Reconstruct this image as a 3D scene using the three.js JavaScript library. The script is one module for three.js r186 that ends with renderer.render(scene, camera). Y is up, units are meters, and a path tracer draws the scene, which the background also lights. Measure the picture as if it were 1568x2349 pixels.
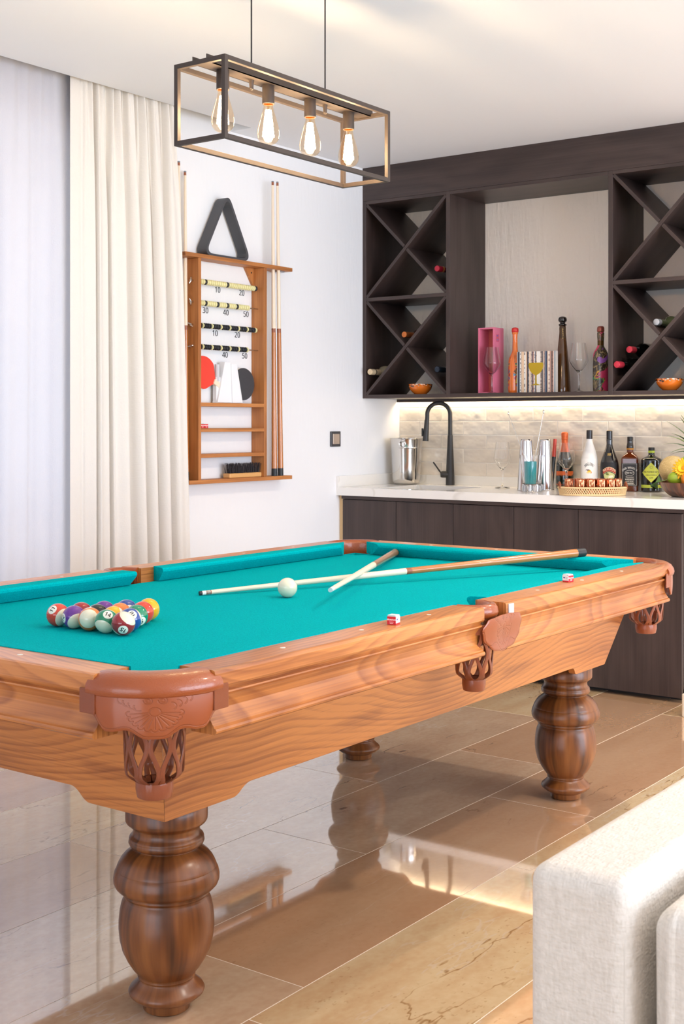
import * as THREE from 'three';
import { RoundedBoxGeometry } from 'three/addons/geometries/RoundedBoxGeometry.js';
import { mergeGeometries, mergeVertices } from 'three/addons/utils/BufferGeometryUtils.js';
import { RectAreaLightUniformsLib } from 'three/addons/lights/RectAreaLightUniformsLib.js';
import { FontLoader } from 'three/addons/loaders/FontLoader.js';
import { TextGeometry } from 'three/addons/geometries/TextGeometry.js';

// ------------------------------------------------------------------ camera, sky, window light, exposure
const scene = new THREE.Scene();
const camera = new THREE.PerspectiveCamera(43.754, 1568 / 2349, 0.05, 80);
camera.position.set(0, 1.228, 0);
camera.rotation.set(0, THREE.MathUtils.degToRad(36.2), 0);
camera.focus = 3.6; camera.userData.fStop = 13;
camera.setViewOffset(1568, 2349, 0, 204.5, 1568, 2349);
const renderer = new THREE.WebGLRenderer({ antialias: true });
renderer.toneMapping = THREE.LinearToneMapping;
renderer.toneMappingExposure = 1.5;
renderer.shadowMap.enabled = true;
RectAreaLightUniformsLib.init();
scene.background = new THREE.Color().setRGB(0.93, 0.97, 1.0);
scene.backgroundIntensity = 0.5;
const ROOM = { x0: -3.957, x1: 3.0, z0: -5.957, z1: 4.2, h: 2.595 };
function daylight(name, w, h, pos, look, power, color) {
  const l = new THREE.RectAreaLight(new THREE.Color().setRGB(...color), power, w, h);
  l.name = name; l.position.set(...pos); l.lookAt(...look); scene.add(l);
}
daylight('window_daylight_left', 5.3, 2.3, [-4.32, 1.2, -1.0], [0, 1.2, -1.0], 0.5, [0.92, 0.97, 1.06]);
daylight('window_daylight_right', 4.7, 2.3, [3.22, 1.2, -3.0], [0, 1.2, -3.0], 6.0, [0.85, 0.96, 1.14]);
daylight('window_daylight_front', 4.4, 2.3, [-0.6, 1.2, 4.42], [-0.6, 1.2, 0], 2.4, [0.85, 0.96, 1.14]);

// ------------------------------------------------------------------ helpers
const V3 = (x, y, z) => new THREE.Vector3(x, y, z);
function rng(seed) { let a = seed >>> 0; return () => { a = (a + 0x6D2B79F5) | 0; let t = Math.imul(a ^ (a >>> 15), 1 | a); t = (t + Math.imul(t ^ (t >>> 7), 61 | t)) ^ t; return ((t ^ (t >>> 14)) >>> 0) / 4294967296; }; }
const lerp = (a, b, t) => a + (b - a) * t, clamp = (x, a = 0, b = 1) => Math.min(b, Math.max(a, x));
const sstep = (a, b, x) => { const t = clamp((x - a) / (b - a)); return t * t * (3 - 2 * t); };
const hash = (x, y, s) => { let h = Math.imul(x | 0, 374761393) ^ Math.imul(y | 0, 668265263) ^ Math.imul(s | 0, 1274126177); h = Math.imul(h ^ (h >>> 13), 1274126177); return ((h ^ (h >>> 16)) >>> 0) / 4294967296; };
function pn(x, y, px, py, s) {                                   // value noise that repeats every px, py cells
  const xi = Math.floor(x), yi = Math.floor(y), fx = x - xi, fy = y - yi, u = fx * fx * (3 - 2 * fx), v = fy * fy * (3 - 2 * fy);
  const m = (a, b) => ((a % b) + b) % b, x0 = m(xi, px), x1 = m(xi + 1, px), y0 = m(yi, py), y1 = m(yi + 1, py);
  return lerp(lerp(hash(x0, y0, s), hash(x1, y0, s), u), lerp(hash(x0, y1, s), hash(x1, y1, s), u), v);
}
function fbm(u, v, px, py, s, oct = 4) { let a = 0, w = 0.5, t = 0; for (let o = 0; o < oct; o++) { a += w * pn(u * px, v * py, px, py, s + o * 17); t += w; w *= 0.5; px *= 2; py *= 2; } return a / t; }
function dataTex(w, h, fn, srgb = true) {
  const d = new Uint8Array(w * h * 4), o = [0, 0, 0];
  for (let y = 0; y < h; y++) for (let x = 0; x < w; x++) { fn(x / w, y / h, o); const k = (y * w + x) * 4; d[k] = clamp(o[0], 0, 255); d[k + 1] = clamp(o[1], 0, 255); d[k + 2] = clamp(o[2], 0, 255); d[k + 3] = 255; }
  const t = new THREE.DataTexture(d, w, h); t.wrapS = t.wrapT = THREE.RepeatWrapping; t.magFilter = THREE.LinearFilter; t.minFilter = THREE.LinearMipmapLinearFilter; t.generateMipmaps = true;
  if (srgb) t.colorSpace = THREE.SRGBColorSpace; t.needsUpdate = true; return t;
}
function scaled(t, w, h) { t.repeat.set(1 / w, 1 / h); return t; }
function canvasTex(w, h, draw, srgb = true) {
  const c = document.createElement('canvas'); c.width = w; c.height = h; const g = c.getContext('2d'); draw(g, w, h);
  const t = new THREE.CanvasTexture(c); if (srgb) t.colorSpace = THREE.SRGBColorSpace; return t;
}
const std = (o) => new THREE.MeshStandardMaterial(o), phy = (o) => new THREE.MeshPhysicalMaterial(o);
const used = {};
function numbered(n) { const k = used[n] = (used[n] ?? -1) + 1; return k ? `${n}_${String(k).padStart(3, '0')}` : n; }
function thing(name, label, category, pos = [0, 0, 0], group) {
  const o = new THREE.Group(); o.name = numbered(name); o.position.set(...pos); o.userData = { label, category }; if (group) o.userData.group = group; scene.add(o); return o;
}
function mesh(parent, name, geo, mat) { const m = new THREE.Mesh(geo, mat); m.name = name; m.castShadow = m.receiveShadow = true; (parent ?? scene).add(m); return m; }
function struct(name, geo, mat) { const m = mesh(scene, name, geo, mat); m.userData.kind = 'structure'; return m; }
function plain(g) { const n = g.index ? g.toNonIndexed() : g; for (const k of Object.keys(n.attributes)) if (!['position', 'normal', 'uv'].includes(k)) n.deleteAttribute(k); return n; }
const merge = (list) => mergeGeometries(list.map(plain));
const box = (x0, x1, y0, y1, z0, z1) => new THREE.BoxGeometry(x1 - x0, y1 - y0, z1 - z0).translate((x0 + x1) / 2, (y0 + y1) / 2, (z0 + z1) / 2);
const rbox = (x0, x1, y0, y1, z0, z1, r = 0.003, s = 1) => new RoundedBoxGeometry(x1 - x0, y1 - y0, z1 - z0, s, r).translate((x0 + x1) / 2, (y0 + y1) / 2, (z0 + z1) / 2);
// texture coordinates in metres; u runs along the grain axis
function grainUV(g, axis = 'x', du = 0, dv = 0, soft = false) {
  g = plain(g); const p = g.attributes.position, n = g.attributes.normal, uv = new Float32Array(p.count * 2), [a, b] = ['x', 'y', 'z'].filter((k) => k !== axis), id = { x: 0, y: 1, z: 2 };
  for (let t = 0; t < p.count; t += 3) {                         // one direction for each triangle, so that no triangle is stretched
    const N = [0, 0, 0]; for (let k = 0; k < 9; k++) N[k % 3] += n.array[t * 3 + k];
    const [A, B, C] = [axis, a, b].map((k) => Math.abs(N[id[k]]));
    for (let i = t; i < t + 3; i++) {
      const P = (k) => p.array[i * 3 + id[k]];
      if (A > B && A > C) { uv[i * 2] = P(a) * (soft ? 1 : 0.3) + du; uv[i * 2 + 1] = P(b) + dv; } else { uv[i * 2] = P(axis) + du; uv[i * 2 + 1] = (B > C ? P(b) : P(a)) + dv; }
    }
  }
  g.setAttribute('uv', new THREE.BufferAttribute(uv, 2)); return g;
}
function lathe(pts, seg = 48) { return new THREE.LatheGeometry(pts.map(([r, y]) => new THREE.Vector2(r, y)), seg); }
function smooth(pts, n = 6) {                                    // finer outline through the given points
  const c = new THREE.CatmullRomCurve3(pts.map(([r, y]) => V3(r, y, 0)), false, 'centripetal'); return c.getPoints(pts.length * n).map((p) => [Math.max(0, p.x), p.y]);
}
function latheUV(g, R, y0) { const uv = g.attributes.uv; const p = g.attributes.position; for (let i = 0; i < uv.count; i++) uv.setXY(i, p.getY(i) + y0, uv.getX(i) * 2 * Math.PI * R); return g; }
function rod(a, b, r0, r1 = r0, seg = 20) {                      // tapered round bar from a to b
  const A = V3(...a), B = V3(...b), d = B.clone().sub(A), L = d.length(), g = new THREE.CylinderGeometry(r1, r0, L, seg, 1);
  g.translate(0, L / 2, 0); g.applyQuaternion(new THREE.Quaternion().setFromUnitVectors(V3(0, 1, 0), d.normalize())); return g.translate(...a);
}
function tube(pts, r, seg = 40, rs = 10) { return new THREE.TubeGeometry(new THREE.CatmullRomCurve3(pts.map((p) => V3(...p))), seg, r, rs); }
function ring(profile, path, closedProfile = true) {             // joins a closed outline placed by path(i): each item is a list of points
  const n = path.length, m = path[0].length, pos = [], idx = [], uv = [];
  for (let i = 0; i < n; i++) for (let j = 0; j < m; j++) { pos.push(...path[i][j]); uv.push(...(profile ? profile(i, j) : [i, j])); }
  const mm = closedProfile ? m : m - 1;
  for (let i = 0; i < n - 1; i++) for (let j = 0; j < mm; j++) { const a = i * m + j, b = i * m + (j + 1) % m, c = a + m, d = b + m; idx.push(a, b, c, b, d, c); }
  const g = new THREE.BufferGeometry(); g.setAttribute('position', new THREE.Float32BufferAttribute(pos, 3)); g.setAttribute('uv', new THREE.Float32BufferAttribute(uv, 2)); g.setIndex(idx); g.computeVertexNormals(); return g;
}
function prism(outline, s0, s1, place, uvRun = true) {           // outline [a,b] swept straight from s0 to s1 (which may differ for each point), with end caps; place(a,b,s) gives a point
  const f = (s, k, o) => (typeof s === 'function' ? s(o[0], o[1], k) : s), n = outline.length, tri = [], P0 = outline.map((o, k) => place(o[0], o[1], f(s0, k, o))), P1 = outline.map((o, k) => place(o[0], o[1], f(s1, k, o)));
  let per = 0; const pos = [], uv = [];
  const push = (p, u, v) => { pos.push(...p); uv.push(u, v); };
  for (let k = 0; k < n; k++) {
    const j = (k + 1) % n, L = Math.hypot(outline[j][0] - outline[k][0], outline[j][1] - outline[k][1]);
    const a0 = f(s0, k, outline[k]), a1 = f(s1, k, outline[k]), b0 = f(s0, j, outline[j]), b1 = f(s1, j, outline[j]);
    push(P0[k], a0, per); push(P0[j], b0, per + L); push(P1[k], a1, per); push(P0[j], b0, per + L); push(P1[j], b1, per + L); push(P1[k], a1, per); per += L;
  }
  const faces = THREE.ShapeUtils.triangulateShape(outline.map((o) => new THREE.Vector2(...o)), []);
  for (const [a, b, c] of faces) { for (const k of [a, c, b]) push(P0[k], outline[k][1] * 0.4, outline[k][0]); for (const k of [a, b, c]) push(P1[k], outline[k][1] * 0.4, outline[k][0]); }
  const g = new THREE.BufferGeometry(); g.setAttribute('position', new THREE.Float32BufferAttribute(pos, 3)); g.setAttribute('uv', new THREE.Float32BufferAttribute(uv, 2)); g.computeVertexNormals(); return g;
}

// ------------------------------------------------------------------ textures and materials
function woodTex(seed, dark, mid, light, rings, fibre, contrast, w = 1024, h = 512) {
  return dataTex(w, h, (u, v, o) => {
    const warp = fbm(u, v, 3, 4, seed, 3) * 1.5 + fbm(u, v, 2, 2, seed + 5, 2) * 0.9;
    const r = Math.sin((v * rings + warp * rings * 0.42) * 2 * Math.PI) * 0.5 + 0.5;
    const fib = fbm(u, v, 5, fibre, seed + 9, 3), broad = fbm(u, v, 2, 5, seed + 21, 3);
    let t = clamp(0.5 + (r - 0.5) * 0.55 * contrast + (fib - 0.5) * 0.9 * contrast + (broad - 0.5) * 1.3 * contrast);
    const streak = sstep(0.63, 0.8, fbm(u, v, 2, 14, seed + 33, 4)) * 0.75 * contrast;
    for (let k = 0; k < 3; k++) { const c = t < 0.5 ? lerp(dark[k], mid[k], t * 2) : lerp(mid[k], light[k], t * 2 - 1); o[k] = lerp(c, dark[k] * 0.8, streak); }
  });
}
function boardTex(seed, pale, dark, lx, ly, w, h, pitch, k = 1) {      // plain-sawn board: rings cut at a slant give arched grain; the texture covers lx by ly metres
  const t = dataTex(w, h, (u, v, o) => {
    const x = u * lx, y = v * ly, wob = (fbm(u, v, 4, 2, seed, 3) - 0.5) * 0.09, y0 = ly * (0.42 + 0.3 * (fbm(u, 0.3, 5, 1, seed + 2, 2) - 0.5));
    const deep = 0.035 + 0.16 * fbm(u, 0.7, 6, 1, seed + 4, 2), R = Math.sqrt((y - y0 + wob * 0.4) ** 2 + deep * deep) / pitch + (fbm(u, v, 6, 5, seed + 6, 3) - 0.5) * 0.8;
    const f = R - Math.floor(R), ringS = f < 0.82 ? Math.pow(f / 0.82, 1.8) : 1 - (f - 0.82) / 0.18, amp = 0.35 + 0.65 * hash(Math.floor(R), 3, seed);
    const fib = fbm(u, v, 14, 170, seed + 8, 2) - 0.5, tone = fbm(u, v, 5, 3, seed + 10, 3) - 0.5, flame = sstep(0.6, 0.78, fbm(u, v, 7, 9, seed + 12, 4));
    const q = clamp(0.16 + ringS * amp * 0.5 * k + fib * 0.45 * k + tone * 0.9 * k + flame * 0.3 * k);
    for (let c = 0; c < 3; c++) o[c] = lerp(pale[c], dark[c], q);
  });
  t.wrapS = t.wrapT = THREE.MirroredRepeatWrapping; return scaled(t, lx, ly);
}
const TW = boardTex(11, [207, 132, 66], [112, 52, 19], 2.6, 0.42, 2048, 512, 0.0125, 0.85);
const woodMat = phy({ map: TW, roughness: 0.34, clearcoat: 0.35, clearcoatRoughness: 0.22 });
const TL = scaled(woodTex(41, [68, 35, 12], [120, 68, 28], [154, 96, 46], 3, 60, 0.75), 0.7, 0.5);  // same finish as the rails; shade on the legs put into this darker tone
const legMat = phy({ map: TL, roughness: 0.4, clearcoat: 0.25, clearcoatRoughness: 0.2 });
const TR = scaled(woodTex(63, [158, 96, 48], [188, 122, 66], [206, 142, 84], 4, 90, 0.55, 512, 256), 1.0, 0.3);
const rackMat = std({ map: TR, roughness: 0.5 });
const TD = scaled(woodTex(85, [46, 35, 33], [61, 48, 45], [74, 60, 56], 3, 120, 0.6), 1.2, 0.5);
const darkMat = std({ map: TD, roughness: 0.42 });
const feltTex = scaled(dataTex(256, 256, (u, v, o) => { const n = fbm(u, v, 64, 64, 3, 2) - 0.5; o[0] = 0; o[1] = 168 + n * 30; o[2] = 175 + n * 30; }), 0.12, 0.12);
const feltBump = scaled(dataTex(256, 256, (u, v, o) => { o[0] = o[1] = o[2] = fbm(u, v, 90, 90, 8, 2) * 255; }, false), 0.12, 0.12);
const feltMat = phy({ map: feltTex, roughness: 1, specularIntensity: 0.05, bumpMap: feltBump, bumpScale: 0.0006 });
const leatherBump = scaled(dataTex(256, 256, (u, v, o) => { o[0] = o[1] = o[2] = fbm(u, v, 40, 40, 5, 3) * 255; }, false), 0.08, 0.08);
const leatherMat = phy({ color: 0x9A4A1E, roughness: 0.36, clearcoat: 0.5, clearcoatRoughness: 0.12, bumpMap: leatherBump, bumpScale: 0.0004 });
const blackMat = std({ color: 0x151414, roughness: 0.4 });
const whiteMat = std({ color: 0xECEBE8, roughness: 0.5 });
const plasterBump = scaled(dataTex(1024, 1024, (u, v, o) => { const a = fbm(u, v, 90, 18, 31, 3), b = fbm(u, v, 24, 24, 77, 4); o[0] = o[1] = o[2] = (0.55 * a + 0.45 * b) * 255; }, false), 1.3, 1.3);
const wallMat = std({ color: 0xECEDEF, roughness: 0.85, bumpMap: plasterBump, bumpScale: 0.0014 });
const ceilMat = std({ color: 0xE8EAEE, roughness: 0.9 });
const chrome = std({ color: 0xD9D6D2, metalness: 1, roughness: 0.12 });
const steel = std({ color: 0xC9C5BF, metalness: 1, roughness: 0.2 });
const paneGlass = phy({ color: 0xffffff, transmission: 1, roughness: 0.0, thickness: 0, ior: 1.5 });
const solidGlass = phy({ color: 0xffffff, transmission: 1, roughness: 0.0, thickness: 0.01, ior: 1.5 });

// ------------------------------------------------------------------ room shell
{
  const t = 0.2, { x0, x1, z0, z1, h } = ROOM;
  // stone floor: slabs of random length in columns 384 mm wide
  const floor = struct('floor', box(x0 - t, x1 + t, -0.16, -0.0004, z0 - t, z1 + t), std({ color: 0xF4E8D6, roughness: 0.6 }));
  const marble = (seed, A, B, vein, veins, specks) => scaled(dataTex(1024, 1024, (u, v, o) => {
    const n = fbm(u, v, 3, 4, seed, 5), m = fbm(u, v, 5, 26, seed + 3, 4), q = fbm(u, v, 7, 7, seed + 8, 4);
    const rid = 1 - Math.abs(2 * fbm(u, v, 2, 7, seed + 13, 6) - 1), rid2 = 1 - Math.abs(2 * fbm(u, v, 2, 9, seed + 40, 6) - 1);
    const vn = veins * sstep(0.985, 0.999, rid) * sstep(0.5, 0.66, q), lt = veins * 0.55 * sstep(0.985, 0.999, rid2) * sstep(0.52, 0.66, n);
    const sp = specks * 0.5 * sstep(0.74, 0.84, fbm(u, v, 110, 210, seed + 20, 2)) * sstep(0.45, 0.62, q);
    const t2 = clamp(0.5 + (n - 0.5) * 1.5 + (m - 0.5) * 1.0 + (fbm(u, v, 90, 120, seed + 60, 2) - 0.5) * 0.5);
    for (let k = 0; k < 3; k++) { let c = lerp(A[k], B[k], t2); c = lerp(c, vein[k], clamp(vn + sp * 0.55)); c = lerp(c, 238 - k * 10, lt); o[k] = c; }
  }), 1.3, 1.3);
  const stone = [[201, [212, 172, 132], [234, 208, 172], [132, 92, 58], 0.7, 0.8], [222, [204, 160, 122], [216, 176, 138], [120, 80, 52], 0.35, 0.35], [253, [206, 168, 134], [230, 200, 166], [112, 76, 56], 0.8, 0.6], [277, [222, 184, 138], [240, 214, 170], [150, 106, 58], 0.6, 0.8]]
    .map((a) => phy({ map: marble(...a), roughness: 0.05, ior: 2.1, clearcoat: 1, clearcoatRoughness: 0.03 }));
  const R = rng(5), w = 0.384, gap = 0.0028, fixed = { '-3': [[-3.582, 2], [-2.546, 0]], '-2': [[-4.12, 2], [-2.972, 2]], '-1': [[-5.13, 0], [-3.667, 0], [-2.189, 1]], '0': [[-3.126, 0]] };
  for (let c = -6; c <= 12; c++) {
    const a = Math.max(x0, -1.705 + c * w), b = Math.min(x1, -1.705 + (c + 1) * w); if (b - a < 0.02) continue;
    const cuts = []; const f = fixed[c];
    let z = f ? f[0][0] : z0 + 0.3 + R() * 0.9; while (z > z0 + 0.25) { z -= 1.0 + R() * 0.4; } cuts.push(z0);
    if (f) { for (let q = f[0][0] - 1.15 - R() * 0.2; q > z0 + 0.2; q -= 1.15) cuts.push(q); cuts.sort((p, q) => p - q); for (const [q] of f) cuts.push(q); }
    let q = (f ? f[f.length - 1][0] : z) + 1.05 + R() * 0.35; while (q < z1 - 0.2) { if (q > z0 + 0.2) cuts.push(q); q += 1.0 + R() * 0.4; } cuts.push(z1);
    cuts.sort((p, r) => p - r);
    for (let k = 0; k < cuts.length - 1; k++) {
      const g = grainUV(box(a + gap / 2, b - gap / 2, -0.012, 0, cuts[k] + gap / 2, cuts[k + 1] - gap / 2), 'z', R() * 5, R() * 5);
      let kind = Math.floor(R() * 4); if (c === -1 && Math.abs(cuts[k] + 3.667) < 0.01) kind = 1; if (c === 0 && Math.abs(cuts[k] + 3.126) < 0.01) kind = 3; if (c === -2 && Math.abs(cuts[k] + 4.12) < 0.01) kind = 2;
      mesh(floor, 'tile', g, stone[kind]);
    }
  }
  // ceiling with a slot over the curtains (slab stops 13 cm short of the left wall)
  struct('ceiling', merge([box(-3.829, x1 + t, h, h + t, z0 - t, z1 + t), box(x0 - t, -3.829, h, h + t, z0 - t, -4.52), box(x0 - t - 0.3, -3.829, h + 0.16, h + t, -4.52, z1 + t), box(-3.829, -3.80, h + 0.0005, h + 0.16, -4.52, z1 + t)]), ceilMat);
  // left wall with the tall window opening z -3.80 .. 1.65
  struct('wall_left', merge([box(x0 - t, x0, -0.1, h + 0.16, z0 - t, -3.80), box(x0 - t, x0, -0.1, h + 0.16, 1.65, z1 + t), box(x0 - t, x0, 2.42, h + 0.16, -3.80, 1.65)]).clone(), wallMat).geometry = grainUV(merge([box(x0 - t, x0, -0.1, h + 0.16, z0 - t, -3.80), box(x0 - t, x0, -0.1, h + 0.16, 1.65, z1 + t), box(x0 - t, x0, 2.42, h + 0.16, -3.80, 1.65)]), 'z');
  struct('wall_right', grainUV(merge([box(x1, x1 + t, -0.1, h, z0, -5.35), box(x1, x1 + t, -0.1, h, -0.65, z1), box(x1, x1 + t, 2.35, h, -5.35, -0.65)]), 'z'), wallMat);
  struct('wall_front', grainUV(merge([box(x0, -2.8, -0.1, h, z1, z1 + t), box(1.6, x1 + t, -0.1, h, z1, z1 + t), box(-2.8, 1.6, 2.35, h, z1, z1 + t)]), 'x'), wallMat);
  const back = struct('wall_back', grainUV(box(x0, x1 + t, -0.1, h, z0 - t, z0), 'x'), std({ color: 0xF3EAE1, roughness: 0.85, bumpMap: plasterBump, bumpScale: 0.007 }));
  // splashback of hand-made gloss bricks, 280 x 74.5 mm, half bond
  const R2 = rng(9), brickBump = scaled(dataTex(256, 256, (u, v, o) => { o[0] = o[1] = o[2] = fbm(u, v, 5, 6, 61, 3) * 255; }, false), 0.3, 0.3);
  const bricks = [0xE6DCCE, 0xE2D8CA, 0xE9E0D3].map((c) => phy({ color: c, roughness: 0.16, bumpMap: brickBump, bumpScale: 0.006 }));
  mesh(back, 'grout', box(x0, -1.62, 0.94, 1.359, z0, z0 + 0.003), std({ color: 0xFBF6EC, roughness: 0.9 }));
  for (let r = 0; r < 6; r++) {
    const y1 = 1.3835 - r * 0.0745, y0 = Math.max(0.942, y1 - 0.0705), yt = Math.min(y1, 1.358); if (yt - y0 < 0.01) continue;
    for (let x = (r % 2 ? -3.96 : -4.102); x < -1.62; x += 0.28) { const a = Math.max(x + 0.0022, x0 + 0.001), b = Math.min(x + 0.2778, -1.622); if (b - a < 0.012) continue; mesh(back, 'brick', grainUV(rbox(a, b, y0, yt, z0 + 0.001, z0 + 0.0062, 0.0018, 1), 'x', R2() * 3, R2() * 3), bricks[Math.floor(R2() * 3)]); }
  }
  // window frames in the three openings
  const alu = std({ color: 0x6E7073, roughness: 0.45, metalness: 0.3 });
  const win = (n, bars, pane) => { const m = struct(n, merge(bars), alu); mesh(m, 'pane', pane, paneGlass); };
  const barsZ = (x, z0w, z1w, yh, n) => { const b = [box(x - 0.03, x + 0.03, 0, 0.06, z0w, z1w), box(x - 0.03, x + 0.03, yh - 0.06, yh, z0w, z1w)]; for (let k = 0; k <= n; k++) { const z = lerp(z0w + 0.03, z1w - 0.03, k / n); b.push(box(x - 0.03, x + 0.03, 0.06, yh - 0.06, z - 0.03, z + 0.03)); } return b; };
  win('window_1', barsZ(x0 - 0.15, -3.80, 1.65, 2.42, 4), box(x0 - 0.153, x0 - 0.147, 0.06, 2.36, -3.74, 1.59));
  win('window_2', barsZ(x1 + 0.1, -5.35, -0.65, 2.35, 3), box(x1 + 0.097, x1 + 0.103, 0.06, 2.29, -5.29, -0.71));
  const fb = [box(-2.8, 1.6, 0, 0.06, z1 + 0.07, z1 + 0.13), box(-2.8, 1.6, 2.29, 2.35, z1 + 0.07, z1 + 0.13)]; for (let k = 0; k <= 3; k++) { const x = lerp(-2.77, 1.57, k / 3); fb.push(box(x - 0.03, x + 0.03, 0.06, 2.29, z1 + 0.07, z1 + 0.13)); }
  win('window_3', fb, box(-2.74, 1.54, 0.06, 2.29, z1 + 0.097, z1 + 0.103));
}
console.log('shell');

// ------------------------------------------------------------------ billiard table
const TX = -2.2975, TZ = -2.8815, HX = 0.7025, HZ = 1.26, BED = 0.721, TOP = 0.766;
{
  const T = thing('billiard_table', 'wooden billiard table with turquoise cloth and brown leather pockets', 'billiard table', [TX, 0, TZ]);
  // slate bed under cloth, with six pocket holes
  {
    const sh = new THREE.Shape([new THREE.Vector2(-0.60, -1.16), new THREE.Vector2(0.60, -1.16), new THREE.Vector2(0.60, 1.16), new THREE.Vector2(-0.60, 1.16)]);
    for (const [x, z, r] of [[-0.585, -1.145, 0.062], [0.585, -1.145, 0.062], [-0.585, 1.145, 0.062], [0.585, 1.145, 0.062]]) { const o = []; for (let k = 0; k < 28; k++) { const a = k / 28 * 2 * Math.PI; const px = clamp(x + r * Math.cos(a), -0.598, 0.598), pz = clamp(z + r * Math.sin(a), -1.158, 1.158); o.push(new THREE.Vector2(px, pz)); } sh.holes.push(new THREE.Path(o)); }
    const g = new THREE.ExtrudeGeometry(sh, { depth: 0.03, bevelEnabled: false }); g.rotateX(Math.PI / 2); g.translate(0, BED, 0); mesh(T, 'playing_cloth', g, feltMat);
    mesh(T, 'slate_frame', box(-0.53, 0.53, 0.60, BED - 0.0305, -1.07, 1.07), std({ color: 0x5b4633, roughness: 0.8 }));
  }
  // rails and cushions; side: +1/-1; long rails run along z, end rails along x
  const railO = [[-0.091, 0.7655], [-0.008, TOP], [-0.002, 0.764], [0, 0.758], [0, 0.735], [-0.003, 0.7305], [-0.010, 0.7285], [-0.0115, 0.7235], [-0.0035, 0.7215], [-0.003, 0.7185], [-0.009, 0.713], [-0.015, 0.702], [-0.017, 0.688], [-0.014, 0.674], [-0.007, 0.664], [-0.004, 0.6605], [-0.004, 0.658], [0.001, 0.656], [0.003, 0.652], [0.002, 0.648], [-0.002, 0.645], [-0.06, 0.645], [-0.091, 0.69]].reverse();
  const cushO = [[-0.0905, 0.7672], [-0.0905, 0.722], [-0.118, 0.7225], [-0.138, 0.746], [-0.1435, 0.754], [-0.1435, 0.7605], [-0.1405, 0.7645], [-0.135, 0.7662]].reverse();
  const sight = lathe([[0, 0.0006], [0.0055, 0.0006], [0.006, 0]], 14), pearl = std({ color: 0xF3EEE2, roughness: 0.25 });
  const addRail = (name, outer, dir, s0, s1, c0, c1, facing0, facing1, onLong) => {
    const place = onLong ? (o, y, s) => [dir * (outer + o), y, s] : (o, y, s) => [s, y, dir * (outer + o)];
    let g = prism(railO, s0, s1, place); let c = prism(cushO, (o) => c0 + facing0 * clamp((o + 0.1435) / 0.053), (o) => c1 + facing1 * clamp((o + 0.1435) / 0.053), place);
    if ((onLong ? -dir : dir) > 0) { for (const q of [g, c]) flip(q); }
    const r = mesh(T, 'rail', g, woodMat); mesh(T, 'cushion', c, feltMat);
    return r;
  };
  function flip(g) { const p = g.attributes.position, u = g.attributes.uv; for (let i = 0; i < p.count; i += 3) { for (const a of [p, u]) { for (let k = 0; k < a.itemSize; k++) { const t = a.array[(i + 1) * a.itemSize + k]; a.array[(i + 1) * a.itemSize + k] = a.array[(i + 2) * a.itemSize + k]; a.array[(i + 2) * a.itemSize + k] = t; } } } g.computeVertexNormals(); }
  for (const d of [-1, 1]) {
    const mid = d > 0 ? -0.045 : -0.045, q = 0.062;
    const ra = addRail('rail', HX, d, 0.10 - 0.0, HZ - 0.158, 0.057, HZ - 0.243, 0.012, 0.09, true);
    const rb = addRail('rail', HX, d, -(HZ - 0.158), -0.012, -(HZ - 0.243), -0.057, -0.09, -0.012, true);
    for (const [s] of [[0.28], [0.56], [0.84]]) { for (const e of [1, -1]) { const m = mesh(T, 'sight', sight, pearl); m.position.set(d * (HX - 0.05), TOP, e * s); } }
    addRail('rail', HZ, d, -(HX - 0.158), HX - 0.158, -(HX - 0.243), HX - 0.243, -0.09, 0.09, false);
    for (const s of [-0.28, 0, 0.28]) { const m = mesh(T, 'sight', sight, pearl); m.position.set(s, TOP, d * (HZ - 0.05)); }
  }
  // leaning apron boards with dropped ends
  const board = (half0, half1, earIn, ogee, yMid, yEar, inTop, inBot, outer) => {
    const y0 = 0.672, lean = (y) => inTop + (0.645 - y) * (inBot - inTop) / 0.213, half = (y) => half0 + (half1 - half0) * (0.645 - y) / 0.213;
    const pts = [[half(y0), y0], [half(yEar), yEar], [earIn, yEar]];
    for (let k = 1; k <= 8; k++) { const t = k / 8; pts.push([earIn - ogee * t, lerp(yEar, yMid, t < 0.5 ? 2 * t * t : 1 - 2 * (1 - t) * (1 - t) * 0.9 - 0.2 * (1 - t) * 0)]); }
    const all = [...pts, ...pts.slice().reverse().map(([a, b]) => [-a, b])];
    return { all, lean };
  };
  const mk = (b, outer, dir, onLong) => {
    const th = 0.022, f = (th0) => b.all.map(([s, y], k, L) => { const o = dir * (outer - b.lean(y) - th0); if (k < 2 || k > L.length - 3) s -= Math.sign(s) * (th0 + 0.0004); return onLong ? [o, y, s] : [s, y, o]; });
    const A = f(0), B = f(th), n = b.all.length, pos = [], uv = []; const tri = THREE.ShapeUtils.triangulateShape(b.all.map((p) => new THREE.Vector2(...p)), []);
    const P = (p, s) => { pos.push(...p); uv.push(s[0], s[1]); };
    for (const [i, j, k] of tri) { for (const q of [i, j, k]) P(A[q], b.all[q]); for (const q of [i, k, j]) P(B[q], b.all[q]); }
    for (let k = 0; k < n; k++) { const j = (k + 1) % n; for (const [p, s] of [[A[k], b.all[k]], [B[k], b.all[k]], [A[j], b.all[j]], [A[j], b.all[j]], [B[k], b.all[k]], [B[j], b.all[j]]]) P(p, s); }
    const g = new THREE.BufferGeometry(); g.setAttribute('position', new THREE.Float32BufferAttribute(pos, 3)); g.setAttribute('uv', new THREE.Float32BufferAttribute(uv, 2)); g.computeVertexNormals(); return g;
  };
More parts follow.
